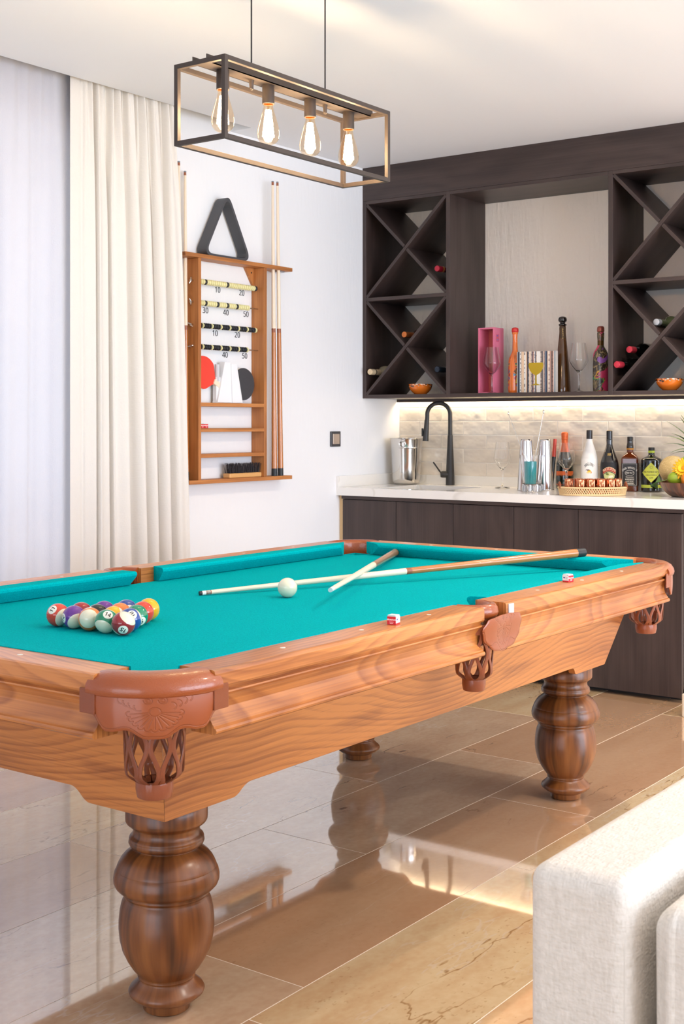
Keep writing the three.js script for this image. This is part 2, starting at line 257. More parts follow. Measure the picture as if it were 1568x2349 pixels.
  const bl = board(HZ - 0.155, HZ - 0.225, HZ - 0.432, 0.05, 0.456, 0.430, 0.135, 0.195, HX), bs = board(HX - 0.135, HX - 0.195, HX - 0.413, 0.045, 0.463, 0.430, 0.155, 0.225, HZ);
  for (const d of [-1, 1]) { mesh(T, 'apron_board', mk(bl, HX, d, true), woodMat); mesh(T, 'apron_board', mk(bs, HZ, d, false), woodMat); }
  // turned legs
  const prof = [[0.0, 0.0], [0.044, 0.0], [0.049, 0.004], [0.0495, 0.018], [0.052, 0.02], [0.056, 0.0225], [0.066, 0.026], [0.072, 0.031], [0.078, 0.036], [0.0795, 0.041], [0.0765, 0.047], [0.069, 0.053], [0.062, 0.06], [0.0585, 0.064], [0.057, 0.067], [0.059, 0.069], [0.0605, 0.072], [0.058, 0.075],
    [0.062, 0.079], [0.071, 0.09], [0.082, 0.107], [0.092, 0.128], [0.0975, 0.15], [0.0998, 0.172], [0.0995, 0.19], [0.0975, 0.21], [0.094, 0.226], [0.0895, 0.236], [0.087, 0.24], [0.0885, 0.2425], [0.0915, 0.245], [0.0925, 0.248], [0.0905, 0.251], [0.093, 0.2525], [0.1005, 0.2555], [0.107, 0.262], [0.1105, 0.2705], [0.1108, 0.28], [0.1085, 0.2905], [0.1055, 0.2965], [0.1042, 0.2972], [0.1042, 0.2985], [0.1045, 0.2995], [0.102, 0.306], [0.0965, 0.316], [0.0885, 0.3255], [0.079, 0.333], [0.0715, 0.337], [0.0675, 0.3395],
    [0.0675, 0.3415], [0.0715, 0.3435], [0.077, 0.3465], [0.0795, 0.352], [0.0785, 0.3565], [0.0775, 0.358], [0.0785, 0.3595], [0.0775, 0.363], [0.0735, 0.3665], [0.0705, 0.371], [0.0695, 0.377], [0.0705, 0.383], [0.073, 0.3855], [0.078, 0.3885], [0.0785, 0.391], [0.083, 0.3925], [0.0858, 0.397], [0.0862, 0.402], [0.0862, 0.46], [0, 0.46]];
  const lg = latheUV(lathe(prof, 64), 0.5 / (2 * Math.PI), 0);
  for (const [x, z] of [[-1.88, -1.945], [-2.715, -1.945], [-1.88, -3.81], [-2.715, -3.81]]) { const m = mesh(T, 'leg', lg, legMat); m.position.set(x - TX, 0, z - TZ); m.rotation.y = 3.77 + Math.sin(x * 70 + z * 30) * 0.8; }
  // leather pockets
  const emboss = canvasTex(512, 256, (g, w, h) => {
    g.fillStyle = '#808080'; g.fillRect(0, 0, w, h); g.strokeStyle = '#ffffff'; g.lineWidth = 4; g.lineCap = 'round';
    const cx = w / 2, cy = h * 0.43; g.translate(cx, cy); g.scale(1.25, 1.3); g.translate(-cx, -cy); g.beginPath(); g.arc(cx, cy, 17, 0, 7); g.stroke();
    for (let k = -5; k <= 5; k++) { const a = Math.PI / 2 + k * 0.29; g.beginPath(); g.moveTo(cx + 20 * Math.cos(a), cy + 20 * Math.sin(a)); g.lineTo(cx + 74 * Math.cos(a), cy + 66 * Math.sin(a)); g.stroke(); g.beginPath(); g.arc(cx + 76 * Math.cos(a), cy + 68 * Math.sin(a), 11, a - 1.6, a + 1.6); g.stroke(); }
    for (const s of [-1, 1]) { for (let k = 0; k < 4; k++) { g.beginPath(); g.arc(cx + s * (48 + k * 17), cy - 20 - k * 9, 15, s > 0 ? -0.4 : 2.2, s > 0 ? 2.0 : 4.6); g.stroke(); } g.beginPath(); g.arc(cx + s * 22, cy - 44, 13, 0, 5.4); g.stroke(); g.beginPath(); g.arc(cx + s * 22, cy - 44, 6, 1, 6); g.stroke(); }
    g.setTransform(1, 0, 0, 1, 0, 0); g.lineWidth = 5; g.beginPath(); for (let x = 0; x <= w; x += 4) { const u = x / w, y = h * (1 - edge(u)) - 12; x ? g.lineTo(x, y) : g.moveTo(x, y); } g.stroke();
  }, false);
  function edge(u) { const c = Math.abs(u - 0.5) * 2; return 0.03 + 0.19 * sstep(0.12, 0.42, c) - 0.05 * sstep(0.45, 0.66, c) + 0.32 * Math.pow(sstep(0.7, 1, c), 2); }
  const flapMat = phy({ color: 0x9A4A1E, roughness: 0.36, clearcoat: 0.5, clearcoatRoughness: 0.14, bumpMap: emboss, bumpScale: 0.0022 });
  const strap = (r, n, y0, y1, cx, cz) => {
    const list = [], N = 26, hw = 0.0046, th = 0.0016;
    for (let i = 0; i < n; i++) {
      const rows = [];
      for (let k = 0; k <= N; k++) {
        const t = k / N, y = lerp(y0, y1, t), sg = i % 2 ? 1 : -1, a = i / n * 2 * Math.PI + sg * (Math.PI / n) * 0.72 * Math.sin(t * Math.PI * 3 + 0.5), rr = r * (1 - 0.1 * t - 0.45 * sstep(0.82, 1.0, t));
        const wide = hw * (t > 0.9 ? 1.15 : 1), pt = (da, dr) => [cx + (rr + dr) * Math.cos(a + da / rr), y, cz + (rr + dr) * Math.sin(a + da / rr)];
        rows.push([pt(-wide, th), pt(wide, th), pt(wide, -th), pt(-wide, -th)]);
      }
      list.push(ring(null, rows));
    }
    return merge(list);
  };
  const pocketNet = (P, r, cx, cz, y0, y1) => {
    const net = mesh(P, 'net', strap(r, 16, y0, y1, cx, cz), leatherMat);
    mesh(net, 'cup', lathe([[r * 0.52, y1 + 0.012], [r * 0.6, y1 + 0.01], [r * 0.6, y1 - 0.006], [r * 0.55, y1 - 0.020], [r * 0.50, y1 - 0.0215], [0, y1 - 0.0215]], 32).translate(cx, 0, cz), leatherMat);
    mesh(net, 'top_band', lathe([[r - 0.002, y0 - 0.012], [r + 0.002, y0 - 0.012], [r + 0.002, y0 + 0.012], [r - 0.002, y0 + 0.012]], 32).translate(cx, 0, cz), leatherMat);
  };
  const rimProfile = [[0.104, 0.70], [0.105, 0.735], [0.1055, 0.756], [0.109, 0.7655], [0.118, 0.7695], [0.132, 0.7695], [0.149, 0.7665], [0.161, 0.7595], [0.1685, 0.7485], [0.1705, 0.7385], [0.1685, 0.7305], [0.163, 0.7265], [0.15, 0.7265], [0.12, 0.70]];
  const corner = (sx, sz) => {
    const P = new THREE.Group(); P.name = 'pocket'; T.add(P); P.position.set(sx * (HX - 0.163), 0, sz * (HZ - 0.163)); P.scale.set(sx, 1, sz);
    const path = []; for (let k = 0; k <= 28; k++) { const a = -0.06 + (Math.PI / 2 + 0.12) * k / 28, taper = Math.sin(clamp((k + 1.5) / 6, 0, 1) * Math.PI / 2) * Math.sin(clamp((29.5 - k) / 6, 0, 1) * Math.PI / 2); path.push(rimProfile.map(([r, y]) => [r * Math.cos(a), lerp(0.742, y, 0.82 + 0.18 * taper), r * Math.sin(a)])); }
    const L = (i, j) => [i * 0.009, j * 0.014];
    const rim = ring(L, path); const cap = [];
    mesh(P, 'leather_rim', merge([rim, fan(path[0]), fan(path[28].slice().reverse())]), leatherMat);
    // flap: outer sheet with scalloped lower edge, thickness 3 mm
    const NA = 44, rows = [], rowsIn = [], a0 = 0.02, a1 = Math.PI / 2 - 0.02;
    const sheet = (r0, dr) => { const pts = [], uv = []; const M = 12, res = []; for (let i = 0; i <= NA; i++) { const u = i / NA, a = lerp(a0, a1, u), yb = 0.650 + edge(u) * 0.085, row = []; for (let j = 0; j <= M; j++) { const t = j / M, y = lerp(0.742, yb, t), rr = r0 + dr + 0.004 * Math.sin(t * 2.2) - 0.004 * t; row.push([rr * Math.cos(a), y, rr * Math.sin(a)]); } res.push(row); } return res; };
    const out = sheet(0.1635, 0), inn = sheet(0.1635, -0.003), both = out.map((row, i) => [...row, ...inn[i].slice().reverse()]);
    const fl = ring((i, j) => { const jj = j <= 12 ? j : 25 - j; const u = i / NA, yb = 0.650 + edge(u) * 0.085; return [u, 1 - (0.742 - lerp(0.742, yb, jj / 12)) / 0.092]; }, both);
    const flap = mesh(P, 'leather_flap', fl, flapMat);
    // side tabs that lap over the rail ends
    mesh(flap, 'tab', rbox(-0.028, 0.012, 0.693, 0.739, 0.1635, 0.1675, 0.0015), leatherMat); mesh(flap, 'tab', rbox(0.1635, 0.1675, 0.693, 0.739, -0.028, 0.012, 0.0015), leatherMat);
    pocketNet(P, 0.059, 0.060, 0.060, 0.70, 0.548);
    return P;
  };
  function fan(pts) { const c = pts.reduce((s, p) => [s[0] + p[0], s[1] + p[1], s[2] + p[2]], [0, 0, 0]).map((x) => x / pts.length), pos = []; for (let k = 0; k < pts.length; k++) pos.push(...c, ...pts[(k + 1) % pts.length], ...pts[k]); const g = new THREE.BufferGeometry(); g.setAttribute('position', new THREE.Float32BufferAttribute(pos, 3)); g.setAttribute('uv', new THREE.Float32BufferAttribute(new Float32Array(pos.length / 3 * 2), 2)); g.computeVertexNormals(); return g; }
  corner(1, 1); corner(1, -1); corner(-1, 1); corner(-1, -1);
  // middle pockets
  const clip = std({ color: 0xD8DCE4, roughness: 0.25, metalness: 0.4 });
  const middle = (sx) => {
    const P = new THREE.Group(); P.name = 'pocket'; T.add(P); P.position.set(sx * (HX - 0.075), 0, 0.045); P.scale.set(sx, 1, 1);
    const pr = [[0.050, 0.712], [0.052, 0.735], [0.054, 0.755], [0.060, 0.765], [0.070, 0.768], [0.080, 0.7665], [0.087, 0.758], [0.089, 0.747], [0.086, 0.737], [0.078, 0.731], [0.066, 0.715]];
    const path = []; for (let k = 0; k <= 24; k++) { const a = -1.45 + 2.9 * k / 24; path.push(pr.map(([r, y]) => [r * Math.cos(a) * 1.0 - 0.012, y, r * Math.sin(a) * 0.78])); }
    mesh(P, 'leather_rim', merge([ring((i, j) => [i * 0.009, j * 0.012], path), fan(path[0]), fan(path[24].slice().reverse())]), leatherMat);
    mesh(P, 'throat', (() => { const pth = []; for (let k = 0; k <= 20; k++) { const a = -1.5 + 3.0 * k / 20; pth.push([[0.052 * Math.cos(a) - 0.012, 0.752, 0.047 * Math.sin(a)], [0.05 * Math.cos(a) - 0.012, 0.66, 0.045 * Math.sin(a)], [0.047 * Math.cos(a) - 0.012, 0.66, 0.043 * Math.sin(a)], [0.049 * Math.cos(a) - 0.012, 0.752, 0.044 * Math.sin(a)]]); } return ring(null, pth); })(), leatherMat);
    // round flap with a ragged edge, hanging outside the rail
    const NA = 56, NR = 10, flapRows = [], at = (a, q, back) => { const rr = 1 + 0.022 * Math.sin(a * 11) + 0.018 * Math.sin(a * 5 + 1); let z = Math.cos(a) * 0.100 * rr * q, y = Math.sin(a) * 0.056 * rr * q; if (y > 0.03) y = 0.03 + (y - 0.03) * 0.25; return [0.004 + 0.006 * Math.exp(-((z - 0.05) ** 2) / 0.002) - 0.28 * z * z + 0.003 * Math.sin(y * 55) - (back ? 0.003 : 0), y, z]; };
    for (let k = 0; k <= NR; k++) flapRows.push(Array.from({ length: NA }, (_, i) => at(-i / NA * 2 * Math.PI, Math.max(0.02, k / NR), false))); for (let k = NR; k >= 0; k--) flapRows.push(Array.from({ length: NA }, (_, i) => at(-i / NA * 2 * Math.PI, Math.max(0.02, k / NR), true)));
    const fg = ring((i, j) => { const p = flapRows[i][j]; return [0.5 + p[2] / 0.2, 0.52 + p[1] / 0.12]; }, flapRows);
    const fl = mesh(P, 'leather_flap', fg, flapMat); fl.position.set(0.0765, 0.704, -0.032);
    const cl = mesh(P, 'clip', rbox(0.0745, 0.0795, 0.728, 0.762, -0.092, -0.066, 0.002), clip); cl.userData.label = 'clear plastic clip';
    pocketNet(P, 0.05, 0.030, 0.03, 0.71, 0.572);
  };
  middle(1); middle(-1);
}
console.log('table');

// ------------------------------------------------------------------ balls
{
  const RAD = 0.0286, a = THREE.MathUtils.degToRad(36.2), F = V3(-Math.sin(a), 0, -Math.cos(a)), Rt = V3(Math.cos(a), 0, -Math.sin(a)), U = V3(0, 1, 0);
  const dir = ([r, u, t]) => Rt.clone().multiplyScalar(r).addScaledVector(U, u).addScaledVector(F, -t).normalize();
  const hues = { 1: '#E9B418', 2: '#2A4C9A', 3: '#D8402C', 4: '#6A2C91', 5: '#E8803A', 6: '#128A63', 7: '#A02128', 8: '#191716' };
  const ivory = '#EFE6CC', geo = new THREE.SphereGeometry(RAD, 40, 28);
  const look = (n, one) => phy({ roughness: 0.06, clearcoat: 0.6, clearcoatRoughness: 0.03, map: canvasTex(512, 256, (g, w, h) => {
    const c = n ? hues[n > 8 ? n - 8 : n] : ivory, stripe = n > 8; g.fillStyle = stripe || !n ? ivory : c; g.fillRect(0, 0, w, h); if (stripe) { g.fillStyle = c; g.fillRect(0, h * 0.29, w, h * 0.42); }
    if (n) for (const x of one ? [w * 0.25] : [w * 0.25, w * 0.75]) { g.fillStyle = '#F6F1E2'; g.beginPath(); g.ellipse(x, h / 2, 35, 35, 0, 0, 7); g.fill(); g.fillStyle = '#111'; g.font = 'bold 42px sans-serif'; g.textAlign = 'center'; g.textBaseline = 'middle'; g.fillText(String(n), x, h / 2 + 1); }
  }) });
  const ball = (n, x, z, num, up, label, group) => {
    const t = mesh(scene, numbered('billiard_ball'), geo, look(n, [1, 3, 4, 5, 7, 13].includes(n))); t.position.set(x, BED + RAD, z); t.userData = { label, category: 'ball' }; if (group) t.userData.group = group;
    const Z = dir(num), Y0 = dir(up), Y = Y0.addScaledVector(Z, -Y0.dot(Z)).normalize(), X = Y.clone().cross(Z); t.quaternion.setFromRotationMatrix(new THREE.Matrix4().makeBasis(X, Y, Z));
  };
  const A = [-2.4465, -2.1455], s = 0.0577;               // ball 11; rows run along x and away at 60 degrees
  const at = (i, j) => [A[0] + s * (i + j * 0.5), A[1] - s * j * 0.8660 + 0.0];
  const G = 'racked billiard balls on the cloth';
  const put = (n, i, j, num, up, label) => { const [x, z] = at(i, j); ball(n, x, z, num, up, label, G); };
  put(11, 0, 0, [-0.35, 0.6, 0.72], [-0.75, 0.35, -0.35], 'red striped pool ball number 11 at the left end of the rack');
  put(12, 1, 0, [-0.82, -0.02, 0.55], [-0.5, 0.5, -0.8], 'purple striped pool ball beside ball 11 in the front row');
  put(13, 2, 0, [-0.2, 0.95, -0.2], [0.05, 0.05, 1], 'orange striped pool ball showing its cream end in the middle of the front row');
  put(14, 3, 0, [0.25, 0.7, 0.66], [0.25, 0.6, -0.75], 'green striped pool ball number 14 left of the maroon one');
  put(15, 4, 0, [0.13, -0.43, 0.89], [-0.6, -0.7, -0.3], 'maroon striped pool ball number 15 nearest the camera');
  put(7, 0, 1, [0.2, -0.3, -0.9], [0, 1, 0.2], 'plain maroon pool ball behind the purple striped ball');
  put(8, 1, 1, [-0.75, 0.55, 0.4], [0, 1, 0.2], 'black pool ball inside the rack');
  put(9, 2, 1, [-0.3, 0.1, -0.95], [1, 0.1, 0.3], 'yellow striped pool ball inside the rack behind ball 14');
  put(10, 3, 1, [0.32, 0.58, 0.75], [-0.75, -0.45, 0.2], 'blue striped pool ball number 10 beside the maroon striped one');
  put(4, 0, 2, [0.3, -0.5, -0.8], [0, 1, 0.2], 'plain purple pool ball at the back of the rack');
  put(5, 1, 2, [0.3, 0.75, -0.5], [0, 1, 0.2], 'plain orange pool ball inside the rack beside the blue one');
  put(6, 2, 2, [0.6, -0.35, 0.72], [0, 1, 0.3], 'plain green pool ball in the right edge of the rack');
  put(2, 0, 3, [0.45, 0.25, 0.85], [0, 1, 0], 'plain blue pool ball at the back of the rack beside the yellow one');
  put(3, 1, 3, [0.1, -0.9, -0.3], [0, 0.3, 1], 'plain red pool ball between the green and the yellow one');
  put(1, 0, 4, [-0.4, -0.6, -0.6], [0, 1, 0.2], 'plain yellow pool ball at the far right corner of the rack');
  ball(0, -2.314, -2.894, [0, 0, 1], [0, 1, 0], 'ivory cue ball alone in front of the long cue');
}
// ------------------------------------------------------------------ cues
const maple = std({ color: 0xEEDCC4, roughness: 0.35 }), tipGrey = std({ color: 0x7E858C, roughness: 0.8 }), cueButt = phy({ color: 0xB9743A, roughness: 0.25, clearcoat: 0.6 }), ferruleW = std({ color: 0xF4F1E6, roughness: 0.3 }), copperBand = std({ color: 0x9A5A3C, roughness: 0.35 }), rubber = std({ color: 0x24282C, roughness: 0.5 });
function cue(label, tip, butt, joint, o = {}) {
  const A = V3(...tip), B = V3(...butt), t = thing('pool_cue', label, 'cue', tip, o.group), d = B.clone().sub(A), L = d.length(); t.quaternion.setFromUnitVectors(V3(0, 1, 0), d.normalize());
  const r = (f) => lerp(o.r0 ?? 0.0062, o.r1 ?? 0.0145, f), seg = (n, f0, f1, m) => mesh(t, n, new THREE.CylinderGeometry(r(f1), r(f0), (f1 - f0) * L, 28).translate(0, (f0 + f1) / 2 * L, 0), m);
  const e1 = o.rack ? 0.004 : 0.006, e2 = o.rack ? 0.014 : 0.024; seg('tip', 0, e1, o.tip ?? (o.rack ? tipGrey : rubber)); seg('ferrule', e1, e2, o.fer ?? (o.rack ? copperBand : ferruleW)); if (o.band) seg('band', 0.014, 0.026, copperBand);
  seg('shaft', o.band ? 0.026 : e2, joint, maple); seg('joint_ring', joint, joint + 0.014, copperBand); seg('butt', joint + 0.014, 0.975, o.butt ?? cueButt); seg('bumper', 0.975, 1, o.bump ?? rubber);
  return t;
}
cue('long two-piece cue lying across the table onto the far rail', [-2.5435, 0.7285, -2.7675], [-1.925, 0.7815, -4.045], 0.495, { band: true, bump: rubber });
cue('pool cue lying over the other one and pointing at the camera', [-2.072, 0.7735, -2.777], [-2.725, 0.7365, -4.092], 0.545, { butt: phy({ color: 0x9A6238, roughness: 0.3, clearcoat: 0.5 }), bump: rubber, tip: std({ color: 0xB8C8C8, roughness: 0.7 }) });
// chalk boxes on the right rail
function printBox(draw, w = 64, h = 64) { return std({ map: canvasTex(w, h, draw), roughness: 0.35 }); }
const redPrint = printBox((g) => { g.fillStyle = '#D3202E'; g.fillRect(0, 0, 64, 64); g.fillStyle = '#fff'; g.font = 'bold 20px sans-serif'; g.textAlign = 'center'; g.fillText('Master', 32, 30); g.fillRect(16, 40, 32, 3); g.fillRect(20, 50, 24, 3); });
const palePrint = printBox((g) => { g.fillStyle = '#F2E9EC'; g.fillRect(0, 0, 64, 64); g.fillStyle = '#D3202E'; g.fillRect(0, 50, 64, 14); g.fillStyle = '#4A5C9A'; g.fillRect(10, 16, 18, 12); g.fillStyle = '#999'; g.fillRect(34, 20, 20, 3); g.fillRect(34, 28, 16, 3); });
function chalk(label, x, z, turn, y = TOP) {
  const t = thing('chalk_cube', label, 'chalk', [x, y, z]); t.rotation.y = turn;
  mesh(t, 'wrapper', rbox(-0.0115, 0.0115, 0, 0.019, -0.0115, 0.0115, 0.001), [palePrint, palePrint, palePrint, palePrint, redPrint, palePrint]);
  mesh(t, 'chalk', rbox(-0.0105, 0.0105, 0.018, 0.0225, -0.0105, 0.0105, 0.001), std({ color: 0xC9D6D6, roughness: 0.9 }));
}
chalk('red and white chalk cube on the near part of the table rail', -1.632, -2.43, 0.15); chalk('pale chalk cube on the table rail near the far corner', -1.660, -3.38, 1.35);

// ------------------------------------------------------------------ curtains
{
  const weave = scaled(dataTex(256, 256, (u, v, o) => { const a = fbm(u, v, 110, 40, 71, 2), b = fbm(u, v, 40, 110, 72, 2); o[0] = o[1] = o[2] = (a * 0.5 + b * 0.5) * 255; }, false), 0.25, 0.25);
  const sheet = (zl, zr, x, amp, n, seed, y0, y1, opt = {}) => {
    const NS = opt.ns ?? 260, NH = 46, R = rng(seed), ph = [], fr = []; for (let k = 0; k < 5; k++) { ph.push(R() * 6.28); fr.push(n * (0.55 + k * 0.33) * (0.85 + R() * 0.3)); }
    const pos = [], uv = [], idx = [];
    for (let j = 0; j <= NH; j++) {
      const h = j / NH, y = lerp(y1, y0, h), zr2 = typeof zr === 'function' ? zr(h) : zr;
      for (let i = 0; i <= NS; i++) {
        const s = i / NS, calm = opt.calm ? sstep(opt.calm[0], opt.calm[1], s) : 1;
        let w = Math.sin(s * fr[1] * 6.28 + ph[0] + 0.9 * Math.sin(s * fr[0] * 3.1 + ph[1])) * 0.62 + Math.sin(s * fr[3] * 6.28 + ph[2] + 0.25 * h) * 0.28;
        const top = Math.sin(s * n * 2.2 * 6.28 + ph[3]) * 0.3, grow = sstep(0, 0.25, h);
        w = lerp(w * 0.55 + top, w, grow); w = Math.sign(w) * Math.pow(Math.abs(w), 0.8);
        const drift = 0.02 * Math.sin(s * 9 + h * 2 + seed) * h;
        pos.push(x + (opt.out ?? 0) * s + amp * calm * w * (0.75 + 0.25 * h), y, lerp(zl, zr2, s) + drift * calm * 0.6 + amp * 0.35 * calm * Math.cos(s * fr[1] * 6.28 + ph[0]) * grow);
        uv.push(s * Math.abs(zr2 - zl) * 1.8, y);
        if (i < NS && j < NH) { const a = j * (NS + 1) + i; idx.push(a, a + 1, a + NS + 1, a + 1, a + NS + 2, a + NS + 1); }
      }
    }
    const g = new THREE.BufferGeometry(); g.setAttribute('position', new THREE.Float32BufferAttribute(pos, 3)); g.setAttribute('uv', new THREE.Float32BufferAttribute(uv, 2)); g.setIndex(idx); g.computeVertexNormals(); return g;
  };
  const sheerM = phy({ color: 0xD9D9E2, roughness: 1, transmission: 0.3, thickness: 0, side: THREE.DoubleSide, bumpMap: weave, bumpScale: 0.001 });
  const s = thing('sheer_curtain', 'sheer white floor-length curtain glowing in front of the window', 'curtain');
  mesh(s, 'fabric', sheet(1.55, -3.60, -3.926, 0.024, 34, 4, 0.02, 2.66, { ns: 1100 }), sheerM);
  mesh(s, 'heading_tape', box(-3.935, -3.915, 2.66, 2.70, -3.60, 1.55), whiteMat);
  const linen = phy({ color: 0xE6E1DA, roughness: 0.95, transmission: 0.1, thickness: 0, side: THREE.DoubleSide, bumpMap: weave, bumpScale: 0.0008, sheen: 0.2 });
  const d = thing('linen_drape', 'heavy cream drape hanging in folds beside the sheer curtain', 'curtain');
  mesh(d, 'fabric', sheet(-3.455, (h) => -4.022 - 0.14 * Math.pow(h, 0.62), -3.868, 0.040, 9.5, 23, 0.02, 2.66, { calm: [0.06, 0.2], ns: 420, out: 0.018 }), linen);
  mesh(d, 'heading_tape', box(-3.875, -3.850, 2.66, 2.70, -4.02, -3.455), whiteMat);
  const tr = thing('curtain_track', 'white double curtain track inside the ceiling slot', 'curtain track');
  mesh(tr, 'sheer_rail', rbox(-3.937, -3.913, 2.70, 2.715, -4.4, 1.6, 0.003), whiteMat); mesh(tr, 'drape_rail', rbox(-3.875, -3.85, 2.70, 2.715, -4.4, 1.6, 0.003), whiteMat); mesh(tr, 'bracket', box(-3.937, -3.85, 2.715, 2.755, -3.6, -3.57), whiteMat); mesh(tr, 'bracket', box(-3.937, -3.85, 2.715, 2.755, 0.0, 0.03), whiteMat);
}
console.log('curtains');

// ------------------------------------------------------------------ scoring rack on the left wall
const XW = ROOM.x0;
const font = await new FontLoader().loadAsync('fonts/droid/droid_sans_regular.typeface.json');
{
  const T = thing('cue_rack', 'wooden wall rack with shelves and scoring beads on the left wall', 'cue rack', [XW, 0, 0]);
  const D = 0.08, g = (x0, x1, y0, y1, z0, z1, ax) => grainUV(rbox(x0, x1, y0, y1, z0, z1, 0.0015), ax, y0 * 3, z0 * 5);
  const post = (z0, z1) => mesh(T, 'post', g(0.0005, D, 0.972, 1.966, z0, z1, 'y'), rackMat);
  post(-4.232, -4.214); post(-4.692, -4.672);
  mesh(T, 'top_shelf', g(0.0005, D + 0.004, 1.966, 1.984, -4.883, -4.125, 'z'), rackMat); mesh(T, 'bottom_shelf', g(0.0005, D + 0.004, 0.954, 0.972, -4.881, -4.150, 'z'), rackMat);
  for (const y of [1.302, 1.187, 1.071]) mesh(T, 'shelf', g(0.0005, D, y, y + 0.017, -4.672, -4.232, 'z'), rackMat);
  mesh(T, 'bracket', prism([[-4.672, 1.966], [-4.672, 1.880], [-4.612, 1.966]], 0.0005, 0.014, (z, y, x) => [x, y, z]), rackMat);
  mesh(T, 'screw', lathe([[0, 0.002], [0.0035, 0.002], [0.0035, 0]], 10).rotateZ(-Math.PI / 2).translate(0.014, 1.944, -4.655), blackMat);
  // scoring rods with beads
  const bead = lathe([[0.003, -0.0062], [0.0095, -0.006], [0.0125, -0.003], [0.0128, 0], [0.0125, 0.003], [0.0095, 0.006], [0.003, 0.0062]], 16).rotateX(Math.PI / 2), thin = lathe([[0.003, -0.0045], [0.0105, -0.004], [0.0125, 0], [0.0105, 0.004], [0.003, 0.0045]], 16).rotateX(Math.PI / 2);
  const cream = std({ color: 0xE6DFA6, roughness: 0.4 }), ink = std({ color: 0x22242A, roughness: 0.35 });
  const rods = [[1.866, -4.655, [0, 0, 1, 0], 'a'], [1.770, -4.606, 'b'], [1.668, -4.655, 'c'], [1.572, -4.592, 'd']];
  const wing = merge([rod([0, 0, 0], [0, 0, 0.012], 0.006), rod([0, 0, 0.009], [0.006, 0.014, 0.016], 0.003), rod([0, 0, 0.009], [-0.006, -0.014, 0.016], 0.003)]);
  rods.forEach(([y, zEnd], k) => {
    const r = mesh(T, 'scoring_rod', rod([0.044, y, -4.20], [0.044, y, -4.668], 0.0026, 0.0026, 10), steel);
    const w = mesh(r, 'wing_nut', wing, chrome); w.position.set(0.044, y, -4.214); w.rotation.z = k * 0.7;
    let z = -4.243, n = 0; const light = k < 2;
    while (z > zEnd + 0.004) {
      const odd = light ? [4, 15].includes(n) || (k === 1 && [10, 20].includes(n)) : n % 5 === 3, last = k % 2 === 0 && z < zEnd + 0.018;
      const m = mesh(r, 'bead', light ? bead : thin, (light ? (odd || last) : !(odd || last)) ? ink : cream); m.position.set(0.044, y, z); z -= light ? 0.0135 : odd ? 0.0145 : 0.0118; n++;
    }
  });
  const num = (s, y, z) => { const q = new TextGeometry(s, { font, size: 0.026, depth: 0.0012, curveSegments: 3 }); q.computeBoundingBox(); const w = q.boundingBox.max.x; q.translate(-w / 2, -0.013, 0); q.rotateY(Math.PI / 2); q.translate(0.0004, y, z); const m = mesh(T, 'numeral', q, ink); };
  for (const [s, y, z] of [['10', 1.845, -4.429], ['20', 1.845, -4.6], ['30', 1.744, -4.346], ['40', 1.744, -4.487], ['50', 1.746, -4.631], ['10', 1.643, -4.411], ['20', 1.644, -4.568], ['40', 1.546, -4.481], ['50', 1.547, -4.621]]) num(s, y, z);
  mesh(T, 'cue_clip', rbox(0.02, 0.07, 1.958, 1.966, -4.84, -4.80, 0.002), std({ color: 0xB9BCC2, roughness: 0.3, metalness: 0.7 }));
}
const G4 = 'cues standing in the wall rack', sh = XW + 0.037 + 0.055;
cue('pool cue standing in the rack, inner one right of the shelves', [sh - 0.03, 2.392, -4.757], [XW + 0.066, 0.973, -4.765], 0.5, { rack: true, r0: 0.006, r1: 0.0143 });
cue('pool cue standing in the rack, outermost at the right', [sh - 0.03, 2.394, -4.793], [XW + 0.066, 0.973, -4.812], 0.5, { rack: true, r0: 0.006, r1: 0.0143 });
cue('pool cue left of the rack with only its pale shaft showing beside the drape', [XW + 0.022, 2.354, -4.188], [XW + 0.020, 0.9735, -4.1965], 0.5, { rack: true, r0: 0.006, r1: 0.0143 });
cue('pool cue whose tip just peeps out behind the drape', [XW + 0.020, 2.392, -4.150], [XW + 0.020, 0.9735, -4.1645], 0.5, { rack: true, r0: 0.006, r1: 0.0143 });
{
  // triangle
  const t = thing('ball_triangle', 'black plastic ball triangle standing on top of the wall rack', 'triangle rack', [XW + 0.010, 1.984, -4.427]);
  const tri = (w, h, r) => { const s = new THREE.Shape(), P = [[-w / 2, 0], [w / 2, 0], [0, h]]; const n = 3; for (let k = 0; k < n; k++) { const A = new THREE.Vector2(...P[(k + 2) % 3]), B = new THREE.Vector2(...P[k]), C = new THREE.Vector2(...P[(k + 1) % 3]); const a = B.clone().add(A.clone().sub(B).normalize().multiplyScalar(r)), c = B.clone().add(C.clone().sub(B).normalize().multiplyScalar(r)); k ? s.lineTo(a.x, a.y) : s.moveTo(a.x, a.y); s.quadraticCurveTo(B.x, B.y, c.x, c.y); } s.closePath(); return s; };
  const o = tri(0.33, 0.305, 0.062), i = tri(0.300, 0.277, 0.054); o.holes.push(new THREE.Path(i.getPoints(8).map((p) => new THREE.Vector2(p.x, p.y + 0.0095))));
  const q = new THREE.ExtrudeGeometry(o, { depth: 0.056, bevelEnabled: true, bevelSize: 0.0012, bevelThickness: 0.0015, bevelSegments: 2, curveSegments: 10 }); q.rotateY(Math.PI / 2); q.translate(0, 0.0016, 0); mesh(t, 'frame', q, std({ color: 0x48484C, roughness: 0.45 })); t.rotation.z = 0.0;
}
